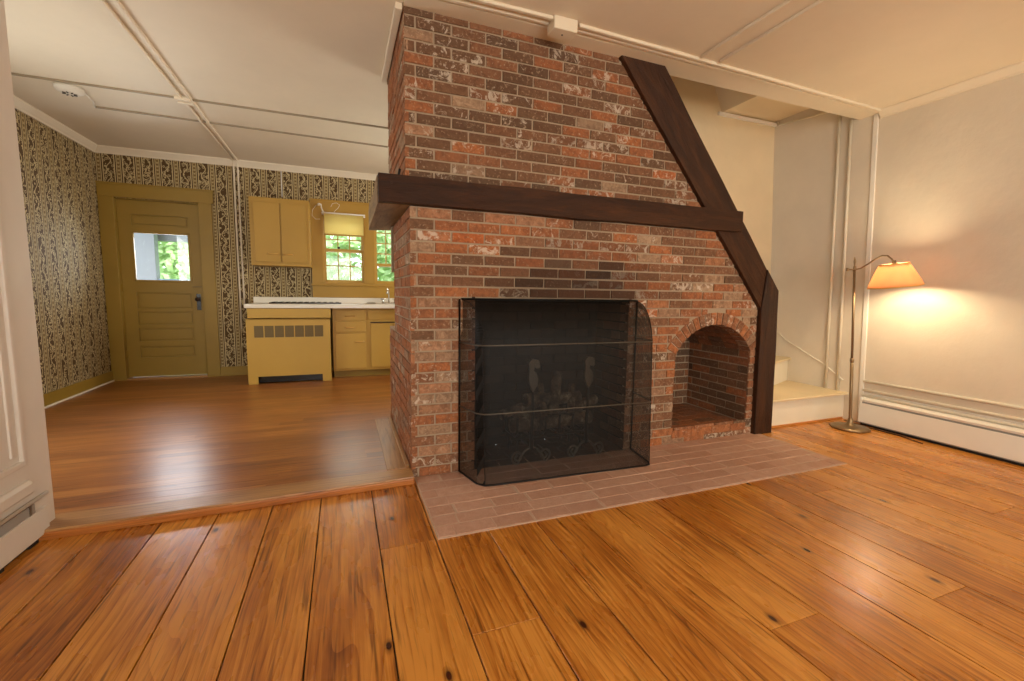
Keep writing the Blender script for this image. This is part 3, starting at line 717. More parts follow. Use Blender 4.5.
# surface conduits climbing the stair wall
for y0, y1, lb in ((2.80, 2.79, 'white pipe on the stair wall, the one closer to the floor lamp'), (2.915, 2.89, 'white pipe on the stair wall, the one further from the floor lamp')):
    bm = new(); tube(bm, [wallpt(y0, .262, .012), wallpt((y0+y1)/2, 1.5, .012), wallpt(y1, 2.95, .012)], .0115, 12)
    obj('pipe', bm, 'stairwhite', None, lb, 'pipe', None, 'pipes on the stair wall')
bm = new(); tube(bm, [wallpt(3.54, 3.02, .01), wallpt(3.50, 2.93, .01), wallpt(3.0, 2.88, .01), wallpt(2.8, 2.90, .01)], .009, 8); obj('cable', bm, 'stairwhite', None, 'thin white cable across the top of the stair wall', 'cable')

# ------------------------------------------------------------------ right wall: rails, heater, crown
for i, (z, r) in enumerate(((.402, .010), (.318, .010), (.268, .011))):
    bm = new(); tube(bm, [wallpt(-2.6, z, .010), wallpt(2.575, z, .010)], r+.002, 10); struct('baseboard_right' if i == 0 else 'trim_%d' % (7+i), bm, 'white')
sbox('trim_10', 'white', xw(.2)-.008, xw(.2)+.03, -2.6, 2.575, .262, .322)
ht = empty('baseboard_heater', (4.44, 0, .03), 'long white baseboard heater along the wall behind the floor lamp', 'heater')
bm = new(); prism(bm, [(4.395, .032), (4.40, .205), (4.405, .205), (4.405, .032)], 1, -2.6, 2.56, .002); part('front_panel', bm, 'white', ht)
bm = new(); prism(bm, [(4.405, .219), (4.40, .238), (4.485, .262), (4.485, .25)], 1, -2.6, 2.56, .001); part('top_cover', bm, 'white', ht)
bm = new(); box(bm, 4.412, 4.45, -2.6, 2.55, .02, .24); part('fins', bm, 'grille2', ht, 'grey metal inside the slot')
bm = new(); box(bm, 4.40, 4.48, 2.548, 2.565, .03, .258, .003); part('end_cap', bm, 'white', ht)
bm = new(); box(bm, 4.42, 4.49, -2.6, 2.55, .0, .022); part('underside_shade', bm, 'gap', ht)  # dark strip painted in for the shade beneath the heater
def crown(bm, pts, w=.05, h=.06):
    pass
bm = new(); X_ = xw(ZC)
prism(bm, [(X_+.02, ZC-.062), (X_-.008, ZC-.062), (X_-.012, ZC-.05), (X_-.03, ZC-.03), (X_-.05, ZC-.012), (X_-.052, ZC), (X_+.02, ZC)], 1, -2.6, 2.56, .001); struct('trim_11', bm, 'ceil', 'crown moulding on the right wall')

# ------------------------------------------------------------------ ceiling strips (painted surface raceways)
def strip(name, pts, w, h, label, m='ceil', z=ZC):
    """ridge under the ceiling from a to b"""
    bm = new(); a, b = Vector((*pts[0][:2], 0)), Vector((*pts[1][:2], 0)); d = (b-a).normalized(); s = Vector((-d.y, d.x, 0))*w/2
    q = [(a+s), (a-s), (b-s), (b+s)]; prism(bm, [(p.x, p.y) for p in q], 2, z-h, z+.004, min(w, h)*.3); return bm
bm = strip('', ((.45, 2.535), (1.165, 2.52)), .022, .016, ''); b2 = strip('', ((1.34, 2.515), (4.3, 2.575)), .022, .016, '')
def merge(bms):
    out = new()
    for b in bms:
        me = bpy.data.meshes.new('tmp'); b.to_mesh(me); b.free(); out.from_mesh(me); bpy.data.meshes.remove(me)
    return out
struct('trim_12', merge([bm, b2]), 'ceil', 'ceiling moulding')
struct('trim_13', merge([strip('', ((.45, 2.478), (1.165, 2.468)), .024, .018, ''), strip('', ((1.34, 2.472), (4.3, 2.545)), .024, .018, '')]), 'ceil')
def thing_strip(name, a, b, w, h, label, grp=None, m='ceil'):
    return obj(name, strip('', (a, b), w, h, ''), m, None, label, 'cable cover', None, grp, origin=((a[0]+b[0])/2, (a[1]+b[1])/2, ZC))
thing_strip('cable_cover', (2.262, 2.465), (2.33, -2.5), .026, .018, 'thin ceiling cable cover, the one of the front room pair closer to the square box', 'cable covers on the front room ceiling')
thing_strip('cable_cover', (2.42, 2.465), (2.49, -2.5), .026, .018, 'thin ceiling cable cover, the one of the front room pair closer to the floor lamp', 'cable covers on the front room ceiling')
jb = new(); box(jb, 1.165, 1.315, 2.44, 2.54, ZC-.07, ZC, .005); obj('junction_box', jb, 'ceil', None, 'small square white box on the ceiling moulding above the chimney', 'box', origin=(1.25, 2.49, ZC))
jt = bpy.data.objects['junction_box']; bm = new(); tube(bm, [(1.24, 2.49, ZC-.069), (1.24, 2.49, ZC-.074)], .006, 8); part('screw', bm, 'steel', jt)
# kitchen pair of strips running to the back wall and down it
def kstrip(x0, x1, dx, zend, label):
    t = empty('cable_cover', (x1, YB, ZC), label, 'cable cover', 'cable covers crossing the kitchen ceiling and wall')
    part('ceiling_run', strip('', ((x0, .2), (x1, YB-.03)), .022, .02, ''), 'ceil', t)
    bm = new(); tube(bm, [(x1, YB-.045, ZC-.01), (x1, YB-.02, ZC-.05), (x1, YB-.011, ZC-.12), (x1+dx*.5, YB-.011, 1.6), (x1+dx, YB-.011, zend)], .0095, 8); part('wall_run', bm, 'ceil', t)
kstrip(-1.195, -1.222, .0, .64, 'ceiling and wall cable cover, the one of the kitchen pair on the door side')
kstrip(-1.09, -1.178, .0, .92, 'ceiling and wall cable cover, the one of the kitchen pair on the cabinet side')
thing_strip('cable_cover', (XK+.03, 4.61), (.45, 4.63), .020, .014, 'thin dark line of cable cover crossing the kitchen ceiling, nearer the chimney front', None, 'strip')
thing_strip('cable_cover', (-2.0, 5.135), (.5, 5.21), .020, .014, 'thin cable cover crossing the kitchen ceiling, nearer the kitchen door', None, 'strip')
bm = new(); box(bm, -1.26, -1.15, 4.57, 4.60, ZC-.035, ZC, .004); box(bm, -1.26, -1.15, 4.65, 4.68, ZC-.035, ZC, .004)
obj('cable_clamp', bm, 'ceil', None, 'small clamp where the kitchen ceiling cable covers cross', 'clamp', origin=(-1.2, 4.62, ZC))
bm = new(); tube(bm, [(-1.93, 4.78, ZC-.012), (-1.95, 4.98, ZC-.01), (-2.0, 5.13, ZC-.01)], .006, 6); obj('cable', bm, 'white', None, 'short white cable from the smoke detector to the ceiling strip', 'cable')
sd = new(); mt = Matrix.Translation((-2.0, 4.74, ZC)); lathe(sd, [(0.001, -.052), (.05, -.052), (.06, -.05), (.085, -.035), (.092, -.02), (.092, 0), (.08, 0)], 28, mt)
sdo = obj('smoke_detector', sd, 'concrete', None, 'round white smoke detector on the kitchen ceiling', 'smoke detector', origin=(-2.0, 4.74, ZC))
for k in range(8):
    a = 2*PI*k/8; bm = new(); c, s = math.cos(a), math.sin(a)
    tube(bm, [(-2.0+.025*c, 4.74+.025*s, ZC-.0535), (-2.0+.046*c, 4.74+.046*s, ZC-.0535)], .005, 6); part('slot', bm, 'brown', sdo)
# white trim along the top of the chimney side
bm = new(); box(bm, .305, .345, 2.67, 3.60, ZC-.035, ZC, .005); struct('trim_14', bm, 'ceil', 'trim on the top edge of the chimney side')
# kitchen crown
bm = new(); prof_ = [(0, -.075), (.012, -.075), (.016, -.06), (.03, -.045), (.05, -.02), (.055, -.015), (.055, 0), (0, 0)]
prism(bm, [(YB-a, ZC+b) for a, b in prof_], 0, XK, 3.3); struct('trim_15', bm, 'ceil', 'crown moulding on the kitchen back wall')
bm = new(); prism(bm, [(XK+a, ZC+b) for a, b in prof_], 1, 2.42, YB); struct('trim_16', bm, 'ceil', 'crown moulding on the kitchen side wall')

# ------------------------------------------------------------------ left wall panelling and heater
LX = -1.312
bm = new()
for y1, z0 in ((2.475, .38), (2.10, .38)):
    pass
box(bm, LX-.01, LX+.014, 2.455, 2.482, .385, 2.5, .006); box(bm, LX-.01, LX+.014, .6, 2.482, .375, .402, .006)
box(bm, LX-.01, LX+.008, 2.40, 2.425, .43, 2.45, .005); struct('trim_17', bm, 'panelwhite', 'raised panel moulding on the left wall')
bm = new(); prism(bm, [(LX-.01, .245), (LX+.018, .245), (LX+.024, .255), (LX+.024, .292), (LX+.012, .306), (LX-.01, .308)], 1, .3, 2.485, .002)
struct('trim_18', bm, 'panelwhite', 'chair rail ledge low on the left wall')
hl = empty('baseboard_heater', (LX, 1.2, .03), 'white painted baseboard heater low on the panelled wall by the step', 'heater')
bm = new(); prism(bm, [(LX+.004, .022), (LX+.018, .03), (LX+.018, .148), (LX+.004, .15)], 1, .2, 2.575, .002); part('front_panel', bm, 'panelwhite', hl)
bm = new(); tube(bm, [(LX+.014, .2, .206), (LX+.014, 2.585, .206)], .008, 8); part('top_rail', bm, 'panelwhite', hl)
bm = new(); box(bm, LX, LX+.012, .2, 2.50, .15, .19, .001); part('slot', bm, 'grille2', hl)
for k in range(8):
    bm = new(); box(bm, LX+.002, LX+.014, 2.46-k*.3, 2.475-k*.3, .145, .20, .001); part('bracket', bm, 'steel', hl)
bm = new(); box(bm, LX-.12, LX-.012, -2.6, 2.60, -.001, .03); struct('trim_19', bm, 'gap')  # dark strip stands in for the shade in the gap under the wall
bm = new()
for k in range(9): box(bm, LX-.012, LX+.002, 2.46-k*.22, 2.52-k*.22, .0, .024)
struct('trim_20', bm, 'gap')  # dark blocks stand in for the shade below the heater front

# ------------------------------------------------------------------ kitchen baseboards
sbox('baseboard_left', 'olive', XK, XK+.018, 2.42, YB, KZ, KZ+.125, bev=.004)
sbox('baseboard_left_shoe', 'white', XK, XK+.028, 2.42, YB-.02, KZ, KZ+.016, bev=.003)
sbox('baseboard_back', 'olive', -1.50, -.6, YB-.018, YB, KZ, KZ+.12, bev=.004)

# ------------------------------------------------------------------ kitchen door
DZ0 = KZ+.03
bm = new(); box(bm, XK+.005, -2.435, YB-.03, YB+.01, KZ, 2.19, .004); struct('trim_21', bm, 'olive', 'door casing')
bm = new(); box(bm, -1.615, -1.475, YB-.03, YB+.01, KZ, 2.19, .004); struct('trim_22', bm, 'olive', 'door casing')
bm = new(); box(bm, XK+.005, -1.455, YB-.035, YB+.01, 2.185, 2.335, .004); box(bm, XK+.005, -1.445, YB-.045, YB+.01, 2.325, 2.345, .003); struct('trim_23', bm, 'olive', 'door head casing')
sbox('door_sill', 'step', -2.435, -1.615, YB-.03, YB+.13, KZ-.01, KZ+.022, bev=.005)
bm = new(); box(bm, -2.44, -2.4335, YB-.002, YB+.14, KZ, 2.18); box(bm, -1.6165, -1.61, YB-.002, YB+.14, KZ, 2.18); box(bm, -2.4335, -1.6165, YB-.002, YB+.14, 2.1735, 2.18)
box(bm, -2.4335, -2.418, YB+.082, YB+.10, KZ, 2.1735); box(bm, -1.632, -1.6165, YB+.082, YB+.10, KZ, 2.1735); box(bm, -2.418, -1.632, YB+.082, YB+.10, 2.158, 2.1735); struct('trim_26', bm, 'olive', 'door jamb')
door = empty('door_1', (-2.02, YB+.05, DZ0), 'mustard painted kitchen door with one window above four panels', 'door'); door['kind'] = 'structure'; del door['category']
y0, y1 = YB+.035, YB+.078
bm = new()
X0, X1, ZT = -2.432, -1.618, 2.172; PX0, PX1 = -2.303, -1.742
box(bm, X0, PX0, y0, y1, DZ0, ZT, .002); box(bm, PX1, X1, y0, y1, DZ0, ZT, .002)
zz = [DZ0, .31, .447, .508, .667, .707, .868, .902, 1.095, 1.235, 1.805, 1.887, 2.012, ZT]
for a, b in zip(zz[::2], zz[1::2]): box(bm, PX0-.002, PX1+.002, y0, y1, a, b, .002)
part('frame', bm, 'olive', door)
for a, b in ((.31, .447), (.508, .667), (.707, .868), (.902, 1.095), (1.887, 2.012)):
    bm = new(); box(bm, PX0, PX1, y0+.022, y1-.01, a, b); box(bm, PX0+.022, PX1-.022, y0+.010, y1-.012, a+.018, b-.018, .005); part('panel', bm, 'olive', door)
bm = new()
for a in ((PX0-.012, PX0+.012, 1.223, 1.817), (PX1-.012, PX1+.012, 1.223, 1.817)): box(bm, a[0], a[1], y0-.006, y0+.02, a[2], a[3], .003)
for a in ((1.223, 1.247), (1.793, 1.817)): box(bm, PX0, PX1, y0-.006, y0+.02, a[0], a[1], .003)
part('glazing_bead', bm, 'olive', door)
bm = new(); box(bm, PX0, PX1, y0+.02, y0+.024, 1.235, 1.805); part('window_pane', bm, 'glass', door)
bm = new(); box(bm, -1.70, -1.655, y0-.005, y0+.002, .885, 1.085, .002); hp = part('handle_plate', bm, 'black', door, 'black lock plate')
bm = new(); tube(bm, [(-1.677, y0, 1.02), (-1.677, y0-.05, 1.02)], .010, 10); mt = Matrix.Translation((-1.677, y0-.062, 1.02)) @ Matrix.Rotation(PI/2, 4, 'X')
lathe(bm, [(.001, -.02), (.018, -.018), (.026, -.005), (.026, .005), (.018, .016), (.001, .02)], 16, mt); part('door_knob', bm, 'brown', hp)
for z in (.35, 1.15, 1.95):
    bm = new(); tube(bm, [(X0+.002, y0-.008, z-.045), (X0+.002, y0-.008, z+.045)], .008, 8); part('hinge', bm, 'olive', door)
bm = new(); tube(bm, [(-1.74, y0-.002, 1.17), (-1.64, y0-.002, 1.175)], .003, 6); part('latch_chain', bm, 'steel', door)

# ------------------------------------------------------------------ kitchen windows
bm = new()   # broad flat casing around both windows
for a in ((-.372, -.24, 1.06, 2.335), (.30, .42, 1.06, 2.335), (1.0, 1.14, 1.06, 2.335), (-.24, .30, 2.17, 2.335), (.42, 1.0, 2.17, 2.335), (-.24, .30, 1.06, 1.25), (.42, 1.0, 1.06, 1.25)):
    box(bm, a[0]-.0005, a[1]+.0005, YB-.022, YB+.01, a[2], a[3])
struct('trim_24', bm, 'mustard', 'mustard painted window casing')
bm = new(); box(bm, -.385, 1.15, YB-.034, YB, 2.325, 2.348, .004); struct('trim_25', bm, 'mustard')
bm = new(); box(bm, -.385, 1.15, YB-.045, YB, 1.215, 1.243, .005); struct('window_stool', bm, 'mustard', 'narrow sill board under the windows')
def kwindow(n, x0, x1, lab, cols, sash_rows, low_rows, zmid):
    t = empty('window_%d' % n, ((x0+x1)/2, YB+.05, 1.25), lab, 'window'); t['kind'] = 'structure'; del t['category']
    bm = new(); 
    for a in ((x0, x0+.022, 1.25, 2.17), (x1-.022, x1, 1.25, 2.17)): box(bm, a[0], a[1], YB-.012, YB+.13, a[2], a[3], .002)
    box(bm, x0, x1, YB-.012, YB+.13, 2.15, 2.17, .002); box(bm, x0, x1, YB-.012, YB+.13, 1.245, 1.262, .002); part('window_frame', bm, 'yellow', t)
    a, b = x0+.022, x1-.022
    for nm, z0, z1, yy, rows, cc in (('upper_sash', zmid-.03, 2.15, YB+.075, sash_rows, cols), ('lower_sash', 1.262, zmid+.012, YB+.035, low_rows[0], low_rows[1])):
        bm = new(); s = .022
        box(bm, a, a+s, yy, yy+.035, z0, z1, .002); box(bm, b-s, b, yy, yy+.035, z0, z1, .002)
        box(bm, a+s, b-s, yy, yy+.035, z0, z0+.036, .002); box(bm, a+s, b-s, yy, yy+.035, z1-.036, z1, .002)
        for k in range(1, cc): x = a+s+(b-a-2*s)*k/cc; box(bm, x-.007, x+.007, yy+.004, yy+.03, z0, z1)
        for k in range(1, rows): z = z0+.036+(z1-z0-.072)*k/rows; box(bm, a, b, yy+.004, yy+.03, z-.007, z+.007)
        so_ = part(nm, bm, 'yellow', t)
        bm = new(); box(bm, a+.01, b-.01, yy+.015, yy+.018, z0+.01, z1-.01); part('glass', bm, 'glass', so_)
    return t
w1 = kwindow(1, -.24, .30, 'kitchen window with a drawn roller blind', 3, 3, (2, 3), 1.705)
bm = new(); box(bm, -.052, -.02, YB+.03, YB+.055, 1.72, 1.745, .003); part('sash_lock', bm, 'brown', w1)
w2 = kwindow(2, .42, 1.0, 'kitchen window half hidden by the chimney', 4, 4, (1, 1), 1.53)
rb = empty('roller_blind', (.03, YB-.03, 2.16), 'pale yellow roller blind pulled part way down the kitchen window', 'roller blind')
bm = new(); tube(bm, [(-.235, YB-.045, 2.165), (.31, YB-.045, 2.165)], .020, 14); part('roller', bm, 'white', rb)
bm = new(); pts = [(YB-.0645+.0, 2.165), (YB-.063, 2.0), (YB-.06, 1.90)]
rr = [[bm.verts.new((x, y, z)) for x in (-.205, -.03, .13, .285)] for y, z in pts]
for a, b in zip(rr, rr[1:]):
    for i in range(3): bm.faces.new((a[i], a[i+1], b[i+1], b[i]))
bmesh.ops.solidify(bm, geom=bm.faces[:], thickness=.0015); part('blind_cloth', bm, 'blind', rb)
bm = new(); box(bm, -.21, .29, YB-.067, YB-.052, 1.882, 1.903, .003); part('bottom_bar', bm, 'mustard', rb)
bm = new(); tube(bm, [(-.215, YB-.055, 2.18), (-.235, YB-.06, 2.23), (-.24, YB-.06, 2.275), (-.265, YB-.06, 2.285), (-.28, YB-.06, 2.27)], .009, 8); part('bracket', bm, 'white', rb)
cp = []
for i in range(30):
    u = i/29; cp.append((-.25-.10*math.sin(u*PI*1.9)*math.cos(u*.7)+.0*u, YB-.04, 2.28-.14*u-.02*math.sin(u*9)))
bm = new(); tube(bm, [(-.25, YB-.035, 2.27), (-.30, YB-.035, 2.265), (-.345, YB-.035, 2.20), (-.352, YB-.035, 2.13), (-.31, YB-.035, 2.085), (-.255, YB-.035, 2.09)], .003, 6); obj('cord', bm, 'white', None, 'thin pale cord looped beside the roller blind', 'cord')
bm = new(); tube(bm, [(-.12, YB-.035, 2.26), (-.10, YB-.035, 2.30), (-.05, YB-.035, 2.315), (-.01, YB-.035, 2.29), (-.03, YB-.035, 2.25), (-.08, YB-.035, 2.20), (-.09, YB-.035, 2.14)], .003, 6); obj('cord', bm, 'white', None, 'thin pale cord curling above the roller blind', 'cord')
bm = new(); tube(bm, [(-.70, YB-.006, 2.34), (-.70, YB-.006, 2.66)], .006, 6); obj('cable', bm, 'white', None, 'short pale cable rising from the wall cabinet to the crown moulding', 'cable')

# ------------------------------------------------------------------ wall cabinet
cab = empty('wall_cabinet', (-.70, 6.36, 1.447), 'yellow two-door cabinet hung on the wallpaper beside the window', 'cabinet')
bm = new(); box(bm, -1.03, -.368, 6.215, YB-.001, 1.447, 2.265, .004); part('cabinet_body', bm, 'mustard', cab)
for (a, b), hx in (((-.985, -.703), (-.845, -.725)), ((-.688, -.402), (-.675, -.565))):
    bm = new(); box(bm, a, b, 6.196, 6.214, 1.492, 2.205, .004); d = part('cabinet_door', bm, 'mustard', cab)
    bm = new(); z = 1.588; tube(bm, [(hx[0], 6.196, z), (hx[0]+.008, 6.178, z), (hx[1]-.008, 6.178, z), (hx[1], 6.196, z)], .007, 8); part('door_pull', bm, 'handle', d)
# ------------------------------------------------------------------ base cabinets and worktop
def pull(hx0, hx1, z, y, par): 
    bm = new(); tube(bm, [(hx0, y, z), (hx0+.008, y-.018, z), (hx1-.008, y-.018, z), (hx1, y, z)], .007, 8); part('pull', bm, 'handle', par)
bc = empty('base_cabinet', (.6, 6.2, KZ), 'yellow base cabinet with drawers and doors under the window worktop', 'cabinet')
bm = new(); box(bm, -.128, 1.6, 5.968, YB-.02, .135, .935, .003); part('cabinet_body', bm, 'yellow', bc)
bm = new(); box(bm, -.125, 1.6, 6.03, YB-.02, KZ+.001, .136); part('toe_kick', bm, 'olive', bc)
for z0, z1, hz in ((.785, .915, .835), (.635, .765, .69)):
    bm = new(); box(bm, -.096, .268, 5.95, 5.967, z0, z1, .004); d = part('drawer', bm, 'yellow', bc); pull(.022, .135, hz, 5.95, d)
bm = new(); box(bm, -.098, .266, 5.95, 5.967, .162, .612, .004); d = part('cabinet_door', bm, 'yellow', bc); pull(.134, .24, .508, 5.95, d)
bm = new(); box(bm, .299, .92, 5.95, 5.967, .79, .915, .004); part('false_front', bm, 'yellow', bc)
for a, b in ((.327, .60), (.62, .90)):
    bm = new(); box(bm, a, b, 5.95, 5.967, .17, .737, .004); part('cabinet_door', bm, 'yellow', bc)
bm = new(); box(bm, .325, 1.0, 5.958, 5.968, .745, .758, .001); part('dark_rail', bm, 'brown', bc, 'dark rail above the doors')  # thin dark brown rail between false front and doors
rc = empty('radiator_cover', (-.6, 6.1, KZ), 'yellow radiator cover with a row of seven square grilles under the worktop', 'radiator cover')
bm = new()
rx0, rx1 = -1.047, -.155; y_ = 5.80
gx = [(-.967+k*.1065, -.967+k*.1065+.096) for k in range(7)]
# front sheet with openings, sides and legs
box(bm, rx0, rx1, y_, y_+.014, .733, .806); box(bm, rx0, rx1, y_, y_+.014, .137, .596)
xs = [rx0] + [v for g in gx for v in g] + [rx1]
for a, b in zip(xs[::2], xs[1::2]): box(bm, a, b, y_, y_+.014, .596, .733)
box(bm, rx0, -.945, y_, y_+.014, KZ+.003, .137); box(bm, -.252, rx1, y_, y_+.014, KZ+.003, .137)
box(bm, rx0, rx0+.014, y_+.014, 6.48, KZ+.003, .806); box(bm, rx1-.014, rx1, y_+.014, 6.48, KZ+.003, .806); box(bm, rx0, rx1, y_, 6.48, .80, .812)
bmesh.ops.remove_doubles(bm, verts=bm.verts, dist=.0001)
part('cover_panel', bm, 'yellow', rc)
for a, b in gx:
    bm = new(); box(bm, a, b, y_+.006, y_+.010, .596, .733); 
    for k in range(1, 6): z = .596+.137*k/6; box(bm, a, b, y_+.003, y_+.007, z-.003, z+.003)
    part('grille', bm, 'grille', rc)
bm = new(); box(bm, -1.03, -.17, y_+.06, 6.4, KZ+.01, .70); part('radiator_core', bm, 'black', rc)
ap = new(); box(ap, -1.03, -.145, 5.812, 6.5, .823, .934, .003); obj('apron_panel', ap, 'yellow', None, 'yellow apron between worktop and radiator cover', 'panel', origin=(-.6, 6.1, .823))
bm = new(); box(bm, -1.057, 1.6, 5.80, YB-.03, .938, .984, .006); box(bm, -1.07, 1.6, YB-.045, YB-.001, .97, 1.058, .005)
wt = obj('worktop', bm, 'counter', None, 'long white kitchen worktop with an upstand along the wall', 'worktop', origin=(.2, 6.2, .94))
bm = new(); box(bm, -.84, -.02, 6.08, 6.40, .984, .998, .003)
for k in range(11): box(bm, -.82+k*.073, -.78+k*.073, 6.10, 6.38, .998, 1.003, .001)
obj('vent_grille', bm, 'black', None, 'long flat black grille lying on the worktop', 'grille', origin=(-.43, 6.26, .984))
bm = new(); mt = Matrix.Translation((.36, 6.40, .984)); lathe(bm, [(.001, .012), (.05, .012), (.062, .006), (.066, 0)], 20, mt); obj('drain_stopper', bm, 'steel', None, 'small round metal stopper on the worktop', 'stopper', origin=(.36, 6.40, .984))
fc = empty('faucet', (.60, 6.40, .984), 'chrome kitchen faucet by the chimney edge', 'faucet')
bm = new(); box(bm, .50, .70, 6.38, 6.43, .984, 1.0, .004); part('faucet_base', bm, 'chrome', fc)
bm = new(); tube(bm, [(.60, 6.40, 1.0), (.60, 6.40, 1.12), (.595, 6.37, 1.17), (.58, 6.30, 1.185), (.565, 6.22, 1.16), (.56, 6.20, 1.12)], .010, 10); part('spout', bm, 'chrome', fc)
for x in (.52, .68):
    bm = new(); tube(bm, [(x, 6.40, 1.0), (x, 6.40, 1.04)], .014, 10); tube(bm, [(x-.03, 6.39, 1.045), (x+.03, 6.38, 1.05)], .007, 8); part('tap_handle', bm, 'chrome', fc)
# sink bowl edge visible behind chimney side
# ------------------------------------------------------------------ floor lamp
lx, ly = 4.19, 2.50
lamp = empty('floor_lamp', (lx, ly, 0), 'brass gooseneck floor lamp with a lit tan shade by the stair step', 'floor lamp')
bm = new(); mt = Matrix.Translation((lx, ly, 0)); lathe(bm, [(.001, 0), (.135, 0), (.142, .008), (.140, .018), (.11, .026), (.05, .032), (.03, .04), (.022, .06), (.02, .085), (.012, .10), (.001, .10)], 36, mt)
for v in bm.verts:
    dx, dy = v.co.x-lx, v.co.y-ly; a = math.atan2(dy, dx); r = math.hypot(dx, dy)
    if r > .12: v.co.x += .008*math.cos(a)*abs(math.sin(4*a)); v.co.y += .008*math.sin(a)*abs(math.sin(4*a))
part('base', bm, 'brass', lamp)
top = Vector((4.052, 2.50, 1.40))
def pl(z): return Vector((lx, ly, .06)).lerp(top, (z-.06)/1.34)
bm = new(); tube(bm, [pl(.06), pl(.1), pl(.30), pl(.62)], [.016, .013, .0125, .0125], 14); tube(bm, [pl(.60), pl(.605), pl(.63), pl(.635)], [.012, .016, .016, .010], 14); tube(bm, [pl(.63), pl(1.40)], .0095, 14)
part('pole', bm, 'brass', lamp)
bm = new(); tube(bm, [pl(1.38), pl(1.40), pl(1.42), pl(1.43), pl(1.46), pl(1.475), pl(1.50)], [.010, .013, .010, .006, .009, .007, .002], 10); part('finial', bm, 'brass', lamp)
sc_c = Vector((4.055, 2.215, 1.365))          # shade pivot near its top
bm = new(); p = pl(1.395)
armpts = [p+Vector((-.055, .02, .0)), p, p+Vector((.012, -.03, .008)), p+Vector((.016, -.08, .045)), p+Vector((.010, -.13, .085)), p+Vector((-.01, -.18, .105)), p+Vector((-.035, -.225, .10)), p+Vector((-.055, -.262, .07)), p+Vector((-.064, -.28, .03))]
armpts = armpts[:2] + [q_+Vector((.075*(k_+1)/7, 0, 0)) for k_, q_ in enumerate(armpts[2:])]
tube(bm, armpts, .006, 10); tube(bm, [p+Vector((-.058, .021, -.012)), p+Vector((-.058, .021, .012))], .010, 8); part('gooseneck_arm', bm, 'brass', lamp)
piv = armpts[-1]
ax = Vector((.13, -.05, -1)).normalized()      # shade axis pointing down, slightly tipped
q = (-ax).to_track_quat('Z', 'Y').to_matrix().to_4x4(); MT = Matrix.Translation(piv) @ q
SR0, SR1, SH = .092, .172, .175
bm = new(); rg = lathe(bm, [(SR0, .005), (SR0+.02, -.035), (SR0+.04, -.08), (SR1-.012, -.14), (SR1, -SH)], 40, MT)
bmesh.ops.solidify(bm, geom=bm.faces[:], thickness=.002); shade = part('lamp_shade', bm, 'shade', lamp, 'tan tapered lamp shade, glowing from inside')
bm = new(); lathe(bm, [(SR0+.002, .006), (SR0+.0045, .002), (SR0+.004, -.006)], 40, MT); lathe(bm, [(SR1-.001, -SH+.008), (SR1+.003, -SH+.004), (SR1+.002, -SH-.003)], 40, MT); part('shade_binding', bm, 'handle', shade)
bm = new()
for k in range(3):
    a = 2*PI*k/3+.4; tube(bm, [MT @ Vector((0, 0, -.0)), MT @ Vector((math.cos(a)*SR0, math.sin(a)*SR0, -.0))], .0022, 6)
part('shade_spider', bm, 'brass', shade)
bm = new(); tube(bm, [MT @ Vector((0, 0, .03)), MT @ Vector((0, 0, 0)), MT @ Vector((0, 0, -.022))], [.012, .014, .014], 12); part('socket', bm, 'brass', lamp)
bm = new(); lathe(bm, [(.001, -.108), (.018, -.103), (.027, -.085), (.024, -.06), (.014, -.034), (.012, -.02)], 16, MT); part('bulb', bm, 'bulb', lamp, 'lit warm bulb')
pl_ = bpy.data.lights.new('lamp_light', 'POINT'); pl_.energy = 38; pl_.color = (1.0, .80, .52); pl_.shadow_soft_size = .052
po = bpy.data.objects.new('lamp_light', pl_); C.objects.link(po); po.location = MT @ Vector((0, 0, -.082))
bm = new(); tube(bm, [(4.30, 2.62, .035), (4.33, 2.45, .012), (4.36, 2.34, .007), (4.36, 2.2, .007), (4.30, 2.02, .007)], .004, 6); cd_ = part('power_cord', bm, 'brown', lamp, 'thin cord on the floor')

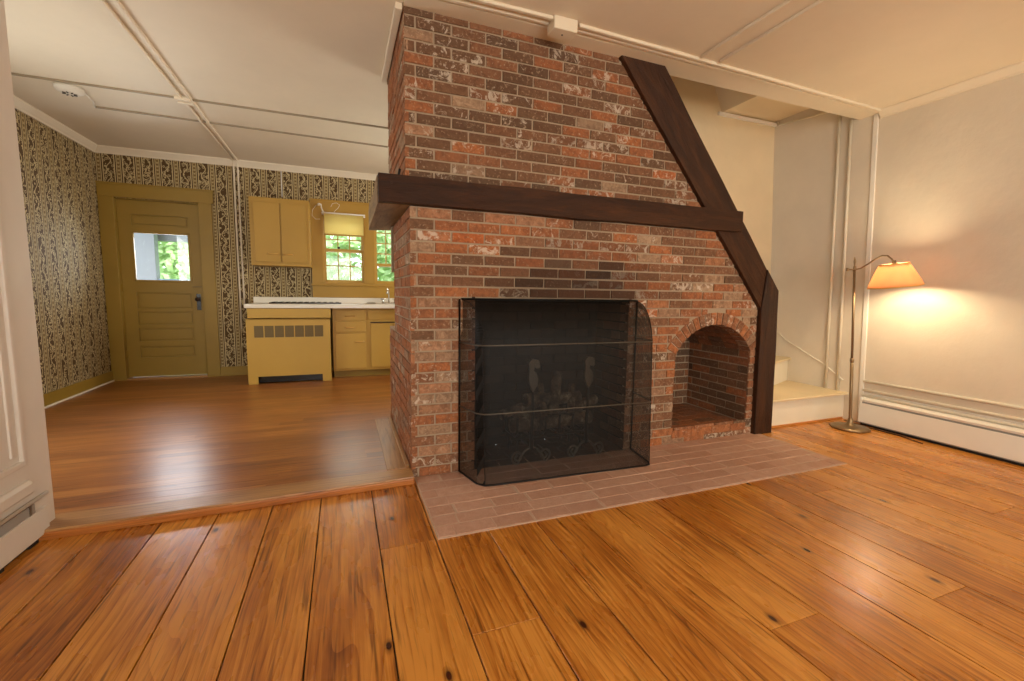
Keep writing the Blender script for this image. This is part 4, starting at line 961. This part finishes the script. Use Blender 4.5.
# ------------------------------------------------------------------ outside the kitchen
sbox('ground', 'grass', -30, 30, YB+.14, 45, -.7, -.5)
bm = new(); box(bm, -3.6, -.9, YB+.15, 8.4, -.5, -.05); struct('porch_floor', bm, 'porch')
bm = new(); box(bm, -3.8, -.8, YB+.15, 8.6, 2.25, 2.35); box(bm, -3.8, -.8, 8.45, 8.6, 1.88, 2.25); struct('porch_roof', bm, 'porch', 'pale porch roof outside the door window')
bm = new(); box(bm, -3.3, -2.62, 8.2, 8.35, -.05, 2.26, .004); obj('porch_post', bm, 'porch', None, 'broad pale porch post seen through the door window', 'post', origin=(-3.2, 8.28, -.05))
bm = new(); box(bm, -2.62, -.9, 8.22, 8.30, 1.23, 1.29); 
for k in range(15): box(bm, -2.6+k*.115, -2.57+k*.115, 8.24, 8.28, .0, 1.23)
obj('porch_railing', bm, 'porchrail', None, 'blue-grey porch railing beyond the door window', 'railing', origin=(-2, 8.26, 0))
def tree(cx, cy, cz, rx, rz, n, label):
    t = empty('leafy_tree', (cx, cy, -.5), label, 'tree', 'trees outside the kitchen')
    bm = new(); tube(bm, [(cx, cy, -.5), (cx+.05, cy, cz*.5), (cx, cy, cz)], [.18, .14, .08], 8); part('trunk', bm, 'bark', t)
    bm = new(); lay = bm.verts.layers.float_vector.new('tone'); rnd = random.Random(int(cx*100)+5)
    for i in range(n):
        while True:
            p = Vector((rnd.uniform(-1, 1), rnd.uniform(-1, 1), rnd.uniform(-1, 1)))
            if .3 < p.length < 1: break
        q = Vector((cx+p.x*rx, cy+p.y*rx*.7, cz+p.z*rz)); q += noise.noise_vector(q*.9)*.6
        s = rnd.uniform(.07, .14); u = Vector((rnd.uniform(-1, 1), rnd.uniform(-1, 1), rnd.uniform(-1, 1))).normalized(); v = u.orthogonal().normalized()
        tn = Vector((max(0, min(1, .5+.6*noise.noise(q*1.3)+rnd.uniform(-.3, .3))), 0, 0)); vs = []
        for a, b in ((-1, 0), (0, -.55), (1, 0), (0, .55)):
            x = bm.verts.new(q+u*a*s+v*b*s); x[lay] = tn; vs.append(x)
        bm.faces.new(vs)
    part('crown', bm, 'leaf', t)
tree(-3.6, 12.6, 1.9, 2.0, 2.6, 9000, 'tree with light green leaves behind the porch railing')
tree(.6, 12.2, 1.6, 2.2, 2.7, 10000, 'tree with light green leaves outside the window with the blind')
tree(3.4, 12.8, 1.8, 2.2, 2.6, 9000, 'tree with light green leaves outside the window half hidden by the chimney')
tree(-7.0, 14.5, 1.8, 2.6, 2.8, 7000, 'tree far off beyond the porch post')
